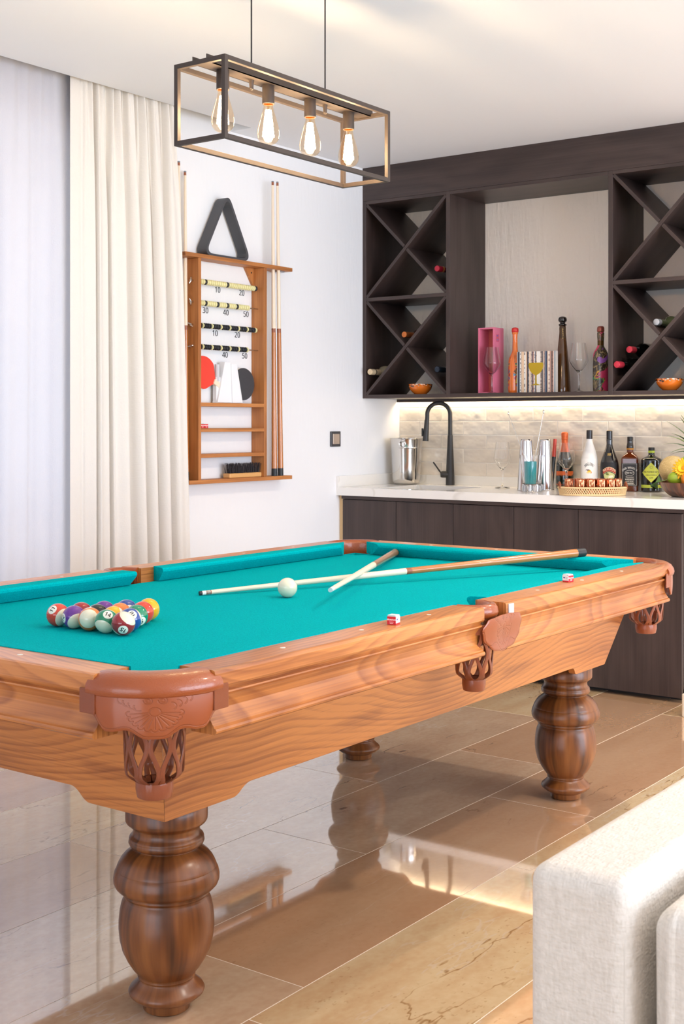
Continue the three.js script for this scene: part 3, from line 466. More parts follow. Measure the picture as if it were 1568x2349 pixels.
{
  // table-tennis bats
  const bat = (label, c, x, y, z, turn, lean) => {
    const t = thing('table_tennis_bat', label, 'bat', [x, y, z]); t.rotation.set(0, 0, lean); const inner = new THREE.Group();
    const pts = []; for (let k = 0; k < 48; k++) { const a = k / 48 * 2 * Math.PI; let px = Math.cos(a) * 0.0755, py = Math.sin(a) * 0.080; if (py < -0.03) px *= 1 - 0.55 * sstep(-0.03, -0.085, py); pts.push(new THREE.Vector2(px, py)); }
    const blade = (d, s) => new THREE.ExtrudeGeometry(new THREE.Shape(pts.map((p) => p.clone().multiplyScalar(s))), { depth: d, bevelEnabled: false }).rotateY(Math.PI / 2).rotateX(turn);
    mesh(t, 'rubber', blade(0.0022, 1).translate(0.004, 0, 0), std({ color: c, roughness: 0.6 })); mesh(t, 'blade', blade(0.006, 1.002).translate(-0.002, 0, 0), maple);
    const h = mesh(t, 'handle', grainUV(rbox(-0.009, 0.013, -0.172, -0.07, -0.0135, 0.0135, 0.005, 2).rotateX(turn), 'y'), maple); return t;
  };
  bat('red table tennis bat leaning on the rack shelf behind the left post', 0xE8402F, XW + 0.025, 1.456, -4.307, 1.02, 0.08);
  bat('black table tennis bat leaning on the rack shelf beside the white net case', 0x3A3B40, XW + 0.028, 1.410, -4.574, -1.2, 0.03);
  // folded net posts
  const t = thing('net_case', 'white plastic table tennis net case standing on the rack shelf', 'net case', [XW + 0.03, 1.319, -4.455]); const pl = std({ color: 0xEDEEF1, roughness: 0.35 });
  const slab = (z0, z1, zt0, zt1, h, x0, x1) => { const s = new THREE.Shape([new THREE.Vector2(z0, 0), new THREE.Vector2(z1, 0), new THREE.Vector2(zt1, h), new THREE.Vector2(zt0, h)]); return new THREE.ExtrudeGeometry(s, { depth: x1 - x0 - 0.004, bevelEnabled: true, bevelSize: 0.002, bevelThickness: 0.002, bevelSegments: 2 }).rotateY(Math.PI / 2).translate(x0, 0.003, 0); };
  // shape x runs along -z here
  mesh(t, 'body', slab(-0.077, 0.018, -0.028, 0.008, 0.185, -0.012, 0.022), pl); mesh(t, 'cover', slab(0.022, 0.088, 0.012, 0.046, 0.178, -0.006, 0.028), pl); mesh(t, 'clamp', slab(-0.075, -0.04, -0.075, -0.052, 0.115, -0.012, 0.012), pl); mesh(t, 'mesh_roll', rod([0.004, 0.10, 0.066], [0.004, 0.178, 0.066], 0.011), std({ color: 0xC9CBD0, roughness: 0.7 }));
  // brush
  const b = thing('table_brush', 'wooden table brush with dark bristles on the bottom of the rack', 'brush', [XW + 0.045, 0.972, -4.555]);
  mesh(b, 'handle', grainUV(rbox(-0.022, 0.022, 0, 0.022, -0.115, 0.115, 0.005, 2), 'z'), std({ color: 0xD9A566, roughness: 0.4 }));
  const R = rng(77), hairs = []; for (let k = 0; k < 420; k++) { const z = (R() - 0.5) * 0.21, x = (R() - 0.5) * 0.034; if (Math.abs(z + 0.012) < 0.004) continue; const tz = z * 0.09 + (R() - 0.5) * 0.012; hairs.push(rod([x, 0.02, z], [x * 1.3, 0.062 + R() * 0.008, z + tz], 0.0011, 0.0006, 3)); }
  const br = mesh(b, 'bristles', merge(hairs), std({ color: 0x2E2A2E, roughness: 0.7 })); br.userData.kind = 'stuff';
  chalk('red chalk box on the rack shelf below the white net case', XW + 0.05, -4.262, Math.PI / 2, 1.204);
  const c2 = thing('chalk_cube', 'second red chalk box pushed against the first one on the rack shelf', 'chalk', [XW + 0.05, 1.204, -4.287]); c2.rotation.y = Math.PI / 2; mesh(c2, 'wrapper', rbox(-0.0115, 0.0115, 0, 0.019, -0.0115, 0.0115, 0.001), redPrint);
}
{ // light switch
  const t = thing('light_switch', 'square black light switch with a grey rocker on the left wall', 'light switch', [XW, 1.144, -5.341]);
  mesh(t, 'frame', rbox(0.0003, 0.010, -0.040, 0.040, -0.058 * 0.72, 0.058 * 0.72, 0.003, 2), std({ color: 0x3B3B40, roughness: 0.25 })); mesh(t, 'rocker', rbox(0.006, 0.0135, -0.027, 0.027, -0.028, 0.028, 0.003, 2), std({ color: 0xB9A899, roughness: 0.35, metalness: 0.4 }));
}
console.log('rack');

// ------------------------------------------------------------------ pendant lamp
{
  const T = thing('pendant_lamp', 'black cage pendant lamp with four glowing bulbs over the table', 'pendant lamp', [-2.3085, 0, -2.897]);
  const metal = std({ color: 0x4A403A, roughness: 0.5, metalness: 0.3 }), hx = 0.0915, hz = 0.386, y0 = 1.975, y1 = 2.195, w = 0.0065;
  const bar = (a, b) => mesh(T, 'frame_bar', rbox(Math.min(a[0], b[0]) - w, Math.max(a[0], b[0]) + w, Math.min(a[1], b[1]) - w, Math.max(a[1], b[1]) + w, Math.min(a[2], b[2]) - w, Math.max(a[2], b[2]) + w, 0.001), metal);
  for (const x of [-hx + w, hx - w]) { for (const z of [-hz + w, hz - w]) bar([x, y0 + w, z], [x, y1 - w, z]); for (const y of [y0 + w, y1 - w]) bar([x, y, -hz + 3 * w], [x, y, hz - 3 * w]); }
  for (const z of [-hz + w, hz - w]) for (const y of [y0 + w, y1 - w]) bar([-hx + 3 * w, y, z], [hx - 3 * w, y, z]);
  // channel that carries the lamp holders
  mesh(T, 'channel', merge([box(-0.026, 0.026, 2.186, 2.1885, -hz + 0.002, hz - 0.002), box(-0.026, -0.0235, 2.186, 2.206, -hz + 0.002, hz - 0.002), box(0.0235, 0.026, 2.186, 2.206, -hz + 0.002, hz - 0.002)]), metal);
  const bulbGlass = phy({ color: 0xFFF3E2, transmission: 1, roughness: 0, thickness: 0, ior: 1.35 });
  const hot = std({ color: 0x000000, emissive: new THREE.Color(1.0, 0.80, 0.52), emissiveIntensity: 60 });
  const brass = std({ color: 0xC89A4E, metalness: 1, roughness: 0.3 });
  const glassG = lathe(smooth([[0.0125, 2.140], [0.0135, 2.128], [0.017, 2.112], [0.0235, 2.090], [0.0295, 2.068], [0.032, 2.050], [0.0295, 2.034], [0.021, 2.023], [0.009, 2.018], [0, 2.0175]], 4), 36);
  const fil = merge([0, 1, 2, 3, 4, 5, 6, 7].map((k) => { const a = k * Math.PI / 4, c = Math.cos(a), s = Math.sin(a); return rod([c * 0.006, 2.116, s * 0.006], [c * 0.0145, 2.040, s * 0.0145], 0.003, 0.003, 6); }));
  const socketG = lathe([[0, 2.186], [0.0175, 2.186], [0.0178, 2.135], [0.0165, 2.132], [0.014, 2.136]], 32), capG = lathe([[0.0135, 2.134], [0.0138, 2.146], [0.010, 2.15]], 24);
  for (const z of [-0.291, -0.097, 0.097, 0.291]) {
    mesh(T, 'lamp_holder', socketG.clone().translate(0, 0, z), metal);
    const b = mesh(T, 'bulb', glassG.clone().translate(0, 0, z), bulbGlass); mesh(b, 'filament', fil.clone().translate(0, 0, z), hot); mesh(b, 'screw_cap', capG.clone().translate(0, 0, z), brass); mesh(b, 'glass_stem', lathe([[0.006, 2.14], [0.003, 2.12], [0.0022, 2.06], [0, 2.058]], 12).translate(0, 0, z), bulbGlass);
    const l = new THREE.PointLight(new THREE.Color(1.0, 0.76, 0.50), 0.075); l.name = 'bulb_light'; l.castShadow = true; l.shadow.radius = 0.9; l.position.set(0, 2.075, z); T.add(l);
  }
  for (const z of [-0.171, 0.171]) {
    mesh(T, 'cord', rod([0, 2.206, z], [0, 2.575, z], 0.0024, 0.0024, 10), std({ color: 0x3b3634, roughness: 0.6 }));
    mesh(T, 'cord_grip', merge([rod([0, 2.188, z], [0, 2.214, z], 0.006), rod([0, 2.165, z], [0, 2.187, z], 0.0055, 0.0075), new THREE.SphereGeometry(0.0062, 14, 10).translate(0, 2.163, z)]), metal);
  }
  mesh(T, 'ceiling_plate', rbox(-0.03, 0.03, 2.572, 2.595, -0.24, 0.24, 0.004, 2), metal);
}

// added ceiling lights, out of view on the right, that brighten floor and bar
{
  const words = ['added round ceiling light, out of view, in front of the right end of the bar', 'added round ceiling light, out of view, above the floor between table and sofa', 'added round ceiling light, out of view, farthest to the right of the bar'];
  [[-1.5, -4.75], [-0.35, -3.1], [0.6, -4.3]].forEach(([x, z], k) => {
    const t = thing('added_ceiling_spot', words[k], 'ceiling light', [x, ROOM.h, z], 'added ceiling lights out of view');
    mesh(t, 'trim_ring', lathe([[0.036, -0.0005], [0.05, -0.0005], [0.05, -0.005], [0.036, -0.008]], 32), whiteMat);
    mesh(t, 'lens', lathe([[0, -0.004], [0.036, -0.004]], 28), std({ color: 0xffffff, emissive: new THREE.Color(1.0, 0.86, 0.68), emissiveIntensity: 4 }));
    const l = new THREE.SpotLight(new THREE.Color(1.0, 0.86, 0.72), 4.6, 0, 1.25, 0.6); l.name = 'added_ceiling_spot_light'; l.castShadow = true; l.shadow.radius = 1.8; l.position.set(0, -0.03, 0); l.target.position.set(0, -2, 0); t.add(l); t.add(l.target);
  });
}
// ------------------------------------------------------------------ bar: base units, worktop, sink, tap
const ZB = -5.375, YC = 0.892;
{
  const gaps = [-3.931, -3.595, -3.259, -2.923, -2.589, -2.093], words = ['leftmost base cabinet with a plain dark door against the white wall', 'second base cabinet from the white wall, below the tap', 'third base cabinet from the white wall', 'fourth base cabinet from the white wall, below the mixing glass', 'wide dark base cabinet at the right end of the bar'];
  for (let k = 0; k < 5; k++) {
    const a = gaps[k], b = gaps[k + 1], t = thing('base_cabinet', words[k], 'cabinet', [(a + b) / 2, 0, -5.66], 'dark base cabinets under the worktop'), w = (b - a) / 2;
    mesh(t, 'body', grainUV(merge([box(-w + 0.0005, -w + 0.0165, 0.06, 0.832, -0.29, 0.265), box(w - 0.0165, w - 0.0005, 0.06, 0.832, -0.29, 0.265), box(-w + 0.0165, w - 0.0165, 0.06, 0.076, -0.29, 0.265), box(-w + 0.0165, w - 0.0165, 0.076, 0.832, -0.29, -0.282)]), 'y', k), darkMat);
    mesh(t, 'door', grainUV(rbox(-w + 0.0015, w - 0.0015, 0.022, 0.829, 0.2655, 0.285, 0.001), 'y', k * 0.31, k * 0.17), darkMat);
    mesh(t, 'plinth', box(-w, w, 0.0, 0.06, 0.20, 0.215), blackMat);
  }
  const f = thing('worktop_rail', 'dark wooden strip under the white worktop', 'trim', [-2.77, 0, -5.4]); mesh(f, 'strip', grainUV(rbox(-1.16, 1.15, 0.8325, 0.8498, 0, 0.036, 0.001), 'x'), darkMat);
  struct('trim_1', grainUV(box(-3.9565, -3.933, 0, 0.848, -5.40, -5.385), 'y'), std({ color: 0xD8B98C, roughness: 0.7 }));
  // worktop with a cut-out for the sink
  const marble = scaled(dataTex(512, 512, (u, v, o) => { const r = 1 - Math.abs(2 * fbm(u, v, 2, 3, 91, 4) - 1), n = fbm(u, v, 4, 4, 95, 3); const q = sstep(0.975, 1, r) * 0.22 + (n - 0.5) * 0.05; o[0] = 240 - 60 * q; o[1] = 238 - 66 * q; o[2] = 234 - 78 * q; }), 1.4, 1.4);
  const top = phy({ map: marble, roughness: 0.12, ior: 1.5 });
  const W = thing('worktop', 'white marble worktop with a low upstand along the walls', 'worktop', [0, 0, 0]);
  const sx0 = -3.745, sx1 = -3.335, sz0 = -5.80, sz1 = -5.42, x0 = XW + 0.0005, x1 = -1.62, z0 = ROOM.z0 + 0.0005, zf = -5.355;
  mesh(W, 'slab', grainUV(merge([box(x0, sx0, 0.8505, YC, z0, zf), box(sx1, x1, 0.8505, YC, z0, zf), box(sx0, sx1, 0.8505, YC, z0, sz0), box(sx0, sx1, 0.8505, YC, sz1, zf)]), 'x'), top);
  mesh(W, 'upstand', grainUV(rbox(x0 + 0.0105, x1, YC, 0.942, z0, z0 + 0.012, 0.001), 'x', 2), top); mesh(W, 'upstand', grainUV(rbox(x0, x0 + 0.0145, YC, 0.950, z0 + 0.0125, zf, 0.001), 'z', 3), top);
  const S = thing('sink', 'steel undermount sink sunk in the worktop in front of the tap', 'sink', [0, 0, 0]);
  mesh(S, 'basin', merge([box(sx0 - 0.012, sx0 - 0.0105 + 0.0, 0.70, 0.8495, sz0, sz1), box(sx1 + 0.0105, sx1 + 0.012, 0.70, 0.8495, sz0, sz1), box(sx0 - 0.012, sx1 + 0.012, 0.70, 0.8495, sz0 - 0.012, sz0 - 0.0105), box(sx0 - 0.012, sx1 + 0.012, 0.70, 0.8495, sz1 + 0.0105, sz1 + 0.012), box(sx0 - 0.012, sx1 + 0.012, 0.698, 0.70, sz0 - 0.012, sz1 + 0.012)]), steel);
  mesh(S, 'drain', lathe([[0, 0.703], [0.03, 0.703], [0.035, 0.7005]], 24).translate(-3.54, 0, -5.61), chrome);
  // tap
  const t = thing('kitchen_tap', 'matt black swan-neck tap with pull-out head behind the sink', 'tap', [-3.598, YC, -5.905]); const mb = std({ color: 0x2C2A29, roughness: 0.42 });
  mesh(t, 'body', lathe(smooth([[0.0, 0], [0.0235, 0], [0.0238, 0.004], [0.0225, 0.06], [0.019, 0.15], [0.0155, 0.22], [0.0135, 0.265], [0.0128, 0.27], [0, 0.27]], 3), 32), mb);
  const arc = [], dx = -0.83, dz = 0.55; const Rr = 0.062; for (let k = 0; k <= 26; k++) { const a = Math.PI * 1.03 * k / 26; arc.push([dx * (Rr - Rr * Math.cos(a)), 0.382 + 0.0 + Rr * Math.sin(a) * 0.98, dz * (Rr - Rr * Math.cos(a))]); }
  mesh(t, 'neck', tube([[0, 0.262, 0], [0, 0.30, 0], [0, 0.345, 0], ...arc, [dx * 0.1255, 0.345, dz * 0.1255]], 0.0118, 90, 16), mb);
  mesh(t, 'spray_head', rod([dx * 0.126, 0.352, dz * 0.126], [dx * 0.1335, 0.238, dz * 0.1335], 0.0125, 0.0165, 24), mb); mesh(t, 'spray_button', rbox(-0.004, 0.004, -0.022, 0.022, -0.005, 0.005, 0.002).translate(dx * 0.15, 0.285, dz * 0.15), blackMat);
  mesh(t, 'valve', merge([rod([0, 0.058, 0], [-0.034, 0.058, 0.028], 0.0185, 0.0185, 24), rod([-0.032, 0.058, 0.0265], [-0.040, 0.058, 0.033], 0.0185, 0.016, 24)]), mb); mesh(t, 'lever', rod([-0.038, 0.062, 0.028], [-0.088, 0.122, 0.03], 0.0042, 0.0042, 12), mb);
}
console.log('bar base');

// ------------------------------------------------------------------ wall units
const ZU = -5.593, ZW = ROOM.z0 + 0.0005, SH = 1.378;
{
  struct('trim_2', grainUV(rbox(XW + 0.0005, -1.62, 2.416, ROOM.h - 0.0005, ZW, ZU, 0.001), 'x'), darkMat);
  const unit = (name, label, x0, x1) => {
    const t = thing(name, label, 'wine rack', [(x0 + x1) / 2, 0, 0]), h = (x1 - x0) / 2, th = 0.023, pg = (a, b, c, d, ax) => grainUV(rbox(a, b, c, d, ZW, ZU, 0.001), ax, a * 3, c);
    mesh(t, 'side_panel', pg(-h, -h + th, 1.359, 2.4155, 'y'), darkMat); mesh(t, 'side_panel', pg(h - th, h, 1.359, 2.4155, 'y'), darkMat);
    mesh(t, 'bottom_board', pg(-h + th, h - th, 1.359, SH, 'x'), darkMat); mesh(t, 'top_board', pg(-h + th, h - th, 2.398, 2.4155, 'x'), darkMat); mesh(t, 'middle_shelf', pg(-h + th, h - th, 1.878, 1.897, 'x'), darkMat);
    for (const [a, b] of [[SH, 1.878], [1.897, 2.398]]) for (const s of [-1, 1]) {
      const w = h - th, L = Math.hypot(2 * w, b - a), A = Math.atan2(b - a, 2 * w) * s, tt = 0.0165;
      const cut = tt / 2 / Math.tan(Math.abs(A)); const g0 = s > 0 ? grainUV(rbox(-L / 2 + 0.0035, L / 2 - 0.0035, -tt / 2, tt / 2, ZW, ZU - 0.001, 0.001), 'x') : null;
      const parts = s > 0 ? [g0] : [rbox(-L / 2 + 0.0035, -0.011, -tt / 2, tt / 2, ZW, ZU - 0.0015, 0.001), rbox(0.011, L / 2 - 0.0035, -tt / 2, tt / 2, ZW, ZU - 0.0015, 0.001)].map((q) => grainUV(q, 'x'));
      for (const q of parts) mesh(t, 'diagonal_board', q.rotateZ(A).translate(0, (a + b) / 2, 0), darkMat);
    }
    return t;
  };
  unit('wine_rack_cabinet', 'dark wooden wine rack with crossed boards at the left end of the bar', XW + 0.0005, -3.41);
  unit('wine_rack_cabinet', 'dark wooden wine rack with crossed boards at the right end of the bar', -2.539, -2.02);
  const t = thing('display_shelf', 'dark wooden display shelf between the two wine racks', 'shelf', [-2.9745, 0, 0]);
  mesh(t, 'shelf_board', grainUV(rbox(-0.435, 0.435, 1.359, SH, ZW, ZU, 0.001), 'x'), darkMat); mesh(t, 'top_board', grainUV(rbox(-0.435, 0.435, 2.398, 2.4155, ZW, ZU, 0.001), 'x', 3), darkMat);
  // light strip under the wall units
  const led = thing('led_strip', 'glowing warm light strip in a dark channel under the wall units', 'light strip', [-2.79, 0, 0]);
  mesh(led, 'channel', merge([box(-1.165, 0.8, 1.3415, 1.3555, -5.9235, -5.9205), box(-1.165, 0.8, 1.3555, 1.3588, -5.945, -5.9205)]), darkMat);
  const glow = new THREE.Color(1.0, 0.80, 0.52);
  mesh(led, 'light_line', box(-1.16, 0.795, 1.3525, 1.3553, -5.939, -5.929), std({ color: 0xffffff, emissive: glow, emissiveIntensity: 6 }));
  const l = new THREE.RectAreaLight(new THREE.Color(1.0, 0.80, 0.54), 32, 1.95, 0.012); l.name = 'led_light'; l.position.set(-0.18, 1.3515, -5.934); l.lookAt(-2.97, 0, -5.934); led.add(l); l.rotation.set(-Math.PI / 2, 0, 0);
}
console.log('wall units');

// ------------------------------------------------------------------ bottles, glasses and bowls
const darkGlass = phy({ color: 0x0B0D0C, roughness: 0.05, clearcoat: 0.6, ior: 1.5 }), greenGlass = phy({ color: 0x1B241A, roughness: 0.06, clearcoat: 0.5 });
function patch(r, y0, y1, span, mid = 0, seg = 20) {            // curved label round +z, turned by mid
  const pos = [], uv = [], idx = []; for (let i = 0; i <= seg; i++) { const a = mid + span * (i / seg - 0.5); for (const [y, v] of [[y0, 0], [y1, 1]]) { pos.push(r * Math.sin(a), y, r * Math.cos(a)); uv.push(i / seg, v); } if (i < seg) { const k = i * 2; idx.push(k, k + 2, k + 1, k + 1, k + 2, k + 3); } }
  const g = new THREE.BufferGeometry(); g.setAttribute('position', new THREE.Float32BufferAttribute(pos, 3)); g.setAttribute('uv', new THREE.Float32BufferAttribute(uv, 2)); g.setIndex(idx); g.computeVertexNormals(); return g;
}
const paper = (w, h, draw, rough = 0.5) => std({ map: canvasTex(w, h, draw), roughness: rough, side: THREE.DoubleSide });
// lying wine bottles: neck towards the room
const lyingG = 'wine bottles lying in the racks';
const bottleProfile = [[0, 0.298], [0.0135, 0.298], [0.0145, 0.292], [0.0145, 0.22], [0.017, 0.205], [0.030, 0.185], [0.036, 0.165], [0.037, 0.15], [0.037, 0.004], [0.034, 0], [0, 0]];
function lying(label, x, y, zTip, glass, cap, capLen = 0.06, band, yaw = 0) {
  const t = thing('wine_bottle', label, 'bottle', [x, y, zTip - 0.3], lyingG); t.rotation.y = yaw; const q = (g) => g.rotateX(Math.PI / 2);
  mesh(t, 'bottle', q(lathe(bottleProfile, 32)), glass); const c = mesh(t, 'capsule', q(lathe([[0, 0.3005], [0.0145, 0.3005], [0.0158, 0.298], [0.0158, 0.3 - capLen], [0.0150, 0.2995 - capLen]], 28)), cap);
  if (band) mesh(t, 'neck_band', q(lathe([[0.0162, 0.262], [0.0162, 0.254]], 24)), band);
}
const foil = (c, r = 0.3, m = 0.3) => std({ color: c, roughness: r, metalness: m });
{
  // crossed boards meet the side panels, so a bottle lies in the V between board and side
  lying('dark wine bottle with a red capsule in the upper part of the left wine rack', -3.4735, 2.027, -5.612, darkGlass, foil(0xB3243A), 0.055, foil(0xD8B860), -0.09);
  lying('wine bottle with a copper foil neck above the lower cross of the left wine rack', -3.6815, 1.693, -5.602, phy({ color: 0x4A1410, roughness: 0.08 }), foil(0xC9743E, 0.25, 0.7), 0.075, null, -0.05);
  lying('pale wine bottle with a cream capsule at the lower left of the left wine rack', -3.893, 1.500, -5.57, phy({ color: 0x9A917C, roughness: 0.1 }), foil(0xE0C9A4), 0.085, blackMat);
  lying('dark wine bottle with a black capsule at the lower right of the left wine rack', -3.4735, 1.505, -5.612, darkGlass, foil(0x2A3340, 0.25, 0.5), 0.06, null, -0.09);
  lying('clear green wine bottle with a silver cap in the right wine rack', -2.2795, 1.694, -5.61, phy({ color: 0x50583F, roughness: 0.06 }), foil(0xC9CCD0, 0.3, 0.6), 0.03, null, -0.10);
  lying('upper one of two dark wine bottles with red capsules in the right wine rack', -2.438, 1.574, -5.65, darkGlass, foil(0xD03A4C), 0.05, null, -0.07);
  lying('lower one of two dark wine bottles with red capsules in the right wine rack', -2.474, 1.502, -5.59, darkGlass, foil(0xD03A4C), 0.05, null, -0.07);
  const spots = canvasTex(256, 64, (g) => { g.fillStyle = '#D9701F'; g.fillRect(0, 0, 256, 64); const R = rng(3); for (let k = 0; k < 90; k++) { g.fillStyle = R() > 0.35 ? '#1d1512' : '#e8d8c8'; g.beginPath(); g.ellipse(R() * 256, 2 + R() * R() * 20, 1.5 + R() * 4, 1 + R() * 3, R(), 0, 7); g.fill(); } });
  const bowl = (label, x, z) => { const t = thing('ceramic_bowl', label, 'bowl', [x, SH, z]); const pr = smooth([[0, 0.0], [0.028, 0.0], [0.040, 0.009], [0.055, 0.026], [0.0625, 0.046], [0.064, 0.053], [0.0625, 0.054], [0.0585, 0.045], [0.05, 0.026], [0.034, 0.011], [0, 0.008]], 4); const g = lathe(pr, 44), uv = g.attributes.uv, p = g.attributes.position; for (let i = 0; i < uv.count; i++) uv.setXY(i, uv.getX(i), clamp(p.getY(i) / 0.054)); mesh(t, 'bowl', g, phy({ map: spots, roughness: 0.25, clearcoat: 0.5 })); };
  bowl('orange ceramic bowl with dark rim spots in the left wine rack', -3.636, -5.668); bowl('orange ceramic bowl with dark rim spots in the right wine rack', -2.262, -5.655);
}
// wine glasses
function wineGlass(label, x, y, z, s = 1) {
  const t = thing('wine_glass', label, 'wine glass', [x, y, z]), k = 0.0011;
  const o = [[0.0, 0.0], [0.038, 0.0], [0.0385, 0.0012], [0.025, 0.004], [0.008, 0.009], [0.0045, 0.016], [0.0038, 0.04], [0.0042, 0.085], [0.0075, 0.096], [0.0175, 0.107], [0.034, 0.128], [0.0445, 0.148], [0.0445, 0.156], [0.0405, 0.185], [0.0325, 0.236]];
  const inn = [[0.0318, 0.236], [0.0397, 0.185], [0.0437, 0.156], [0.0437, 0.149], [0.033, 0.129], [0.0165, 0.1085], [0.006, 0.1005], [0, 0.0995]];
  const all = [...o, ...inn].map(([r, q]) => [r * s, q * s]); mesh(t, 'glass', lathe(all, 44), solidGlass);
}
wineGlass('empty wine glass on the display shelf before the pink box', -3.228, SH, -5.705); wineGlass('empty wine glass on the display shelf beside the tall brown bottle', -2.751, SH, -5.72, 1.02);
wineGlass('empty wine glass standing alone on the worktop right of the tap', -3.22, YC, -5.80); wineGlass('empty wine glass on the worktop before the orange-necked bottle', -2.872, YC, -5.83, 1.0);
{
  // pink box, open at the front
  const t = thing('gift_box', 'open pink wooden bottle box at the left of the display shelf', 'box', [-3.262, SH, -5.755]), pk = std({ color: 0xDC7492, roughness: 0.55 }), red = std({ color: 0xC25A58, roughness: 0.6 });
  const w = 0.047, d = 0.05, h = 0.338; mesh(t, 'side_panel', rbox(-w, -w + 0.008, 0, h, -d, d, 0.001), pk); mesh(t, 'side_panel', rbox(w - 0.008, w, 0, h, -d, d, 0.001), pk); mesh(t, 'top_panel', rbox(-w + 0.008, w - 0.008, h - 0.008, h, -d, d, 0.001), pk); mesh(t, 'base_panel', rbox(-w + 0.008, w - 0.008, 0, 0.008, -d, d, 0.001), pk); mesh(t, 'back_panel', rbox(-w + 0.008, w - 0.008, 0.008, h - 0.008, -d, -d + 0.006, 0.001), red);
  mesh(t, 'printed_sign', new THREE.PlaneGeometry(0.03, 0.04).rotateY(Math.PI / 2).translate(w + 0.0004, 0.285, 0.015), paper(64, 64, (g) => { g.fillStyle = '#CE5678'; g.fillRect(0, 0, 64, 64); const c = ['#6A5BA8', '#C86A4A', '#4F86B8']; for (let k = 0; k < 3; k++) { g.fillStyle = c[k]; g.fillRect(14 + k * 5, 10 + k * 16, 30 - k * 4, 9); } }));
  // orange painted bottle
  const b = thing('orange_bottle', 'orange painted glass bottle with a red stopper on the display shelf', 'bottle', [-3.116, SH, -5.745]);
  const og = lathe(smooth([[0, 0], [0.029, 0], [0.0335, 0.004], [0.0335, 0.16], [0.0315, 0.176], [0.022, 0.196], [0.0145, 0.214], [0.0135, 0.23], [0.0135, 0.30], [0.0155, 0.303], [0.0155, 0.31], [0, 0.31]], 3), 36), ou = og.attributes.uv, op = og.attributes.position; for (let i = 0; i < ou.count; i++) ou.setXY(i, ou.getX(i), op.getY(i) / 0.31);
  mesh(b, 'body', og, phy({ roughness: 0.08, clearcoat: 0.7, map: canvasTex(512, 512, (g) => { g.fillStyle = '#E5742A'; g.fillRect(0, 0, 512, 512); const cols = ['#1f1a16', '#2a5d50', '#c8b32a', '#a32c22', '#3d6f8c', '#6b4a1e'];
    for (let m = 0; m < 4; m++) { const cx = 64 + m * 128, cy = 512 * (1 - 0.30); for (let k = 0; k < 8; k++) { const a = k * Math.PI / 4; g.fillStyle = cols[(k + m) % 6]; g.beginPath(); g.moveTo(cx, cy); g.lineTo(cx + 46 * Math.cos(a - 0.3), cy + 56 * Math.sin(a - 0.3)); g.lineTo(cx + 46 * Math.cos(a + 0.3), cy + 56 * Math.sin(a + 0.3)); g.fill(); } g.fillStyle = '#E6C52C'; g.beginPath(); g.arc(cx, cy, 9, 0, 7); g.fill(); for (let q = 0; q < 3; q++) { g.fillStyle = cols[(q + 2) % 6]; g.fillRect(cx - 22 + q * 4, cy + 58 + q * 13, 44 - q * 8, 11); g.fillStyle = cols[(q + 1) % 6]; g.fillRect(cx - 26 + q * 4, cy - 96 + q * 12, 52 - q * 8, 10); } g.fillStyle = '#3a2a18'; g.fillRect(cx - 30, 0.38 * 512, 4, 60); g.fillRect(cx + 34, 0.40 * 512, 3, 44); } }) }));
  mesh(b, 'stopper', lathe(smooth([[0, 0.311], [0.0165, 0.311], [0.0175, 0.322], [0.016, 0.33], [0.009, 0.334], [0, 0.3345]], 3), 28), std({ color: 0xCE2B28, roughness: 0.4 }));
  // striped book
  const k = thing('cocktail_book', 'striped hardback book with a golden cup on its cover', 'book', [-2.975, SH, -5.715]);
  const stripes = paper(512, 512, (g) => { const R = rng(12), c = ['#F1ECE6', '#2B3040', '#E9E2DA', '#8A6C62', '#C9B6A6', '#3E4660', '#F4F0EA', '#70808E', '#B98A7A', '#E8C9A8', '#50383C', '#F2DCCB']; let x = 0; while (x < 512) { const w = 4 + R() * 15; g.fillStyle = c[Math.floor(R() * 12)]; g.fillRect(x, 0, w + 1, 512); if (R() > 0.6) { g.fillStyle = 'rgba(60,40,40,0.45)'; for (let y = R() * 60; y < 512; y += 16 + R() * 60) g.fillRect(x + 1, y, Math.max(1, w - 3), 6 + R() * 22); } x += w; } }, 0.4);
  const side = std({ color: 0xEDE6DE, roughness: 0.7 }); mesh(k, 'cover', rbox(-0.107, 0.107, 0, 0.207, -0.014, 0.014, 0.001), [side, side, side, side, stripes, side]);
  const cup = new THREE.Shape(); cup.moveTo(-0.031, 0.041); cup.lineTo(-0.03, 0.0375); cup.lineTo(-0.004, 0.046); cup.lineTo(-0.003, 0.088); cup.quadraticCurveTo(-0.032, 0.098, -0.040, 0.128); cup.lineTo(-0.041, 0.141); cup.quadraticCurveTo(-0.04, 0.149, -0.034, 0.150); cup.lineTo(0.034, 0.150); cup.quadraticCurveTo(0.04, 0.149, 0.041, 0.141); cup.lineTo(0.040, 0.128); cup.quadraticCurveTo(0.032, 0.098, 0.003, 0.088); cup.lineTo(0.004, 0.046); cup.lineTo(0.03, 0.0375); cup.lineTo(0.031, 0.041); cup.closePath();
  mesh(k, 'gold_emblem', new THREE.ExtrudeGeometry(cup, { depth: 0.0006, bevelEnabled: false, curveSegments: 10 }).translate(0, 0, 0.0141), std({ color: 0xC9A92E, roughness: 0.4, metalness: 0.5 }));
  // tall brown bottle
  const tb = thing('tall_bottle', 'tall slim brown glass bottle with a round black stopper behind the book', 'bottle', [-2.878, SH, -5.80]);
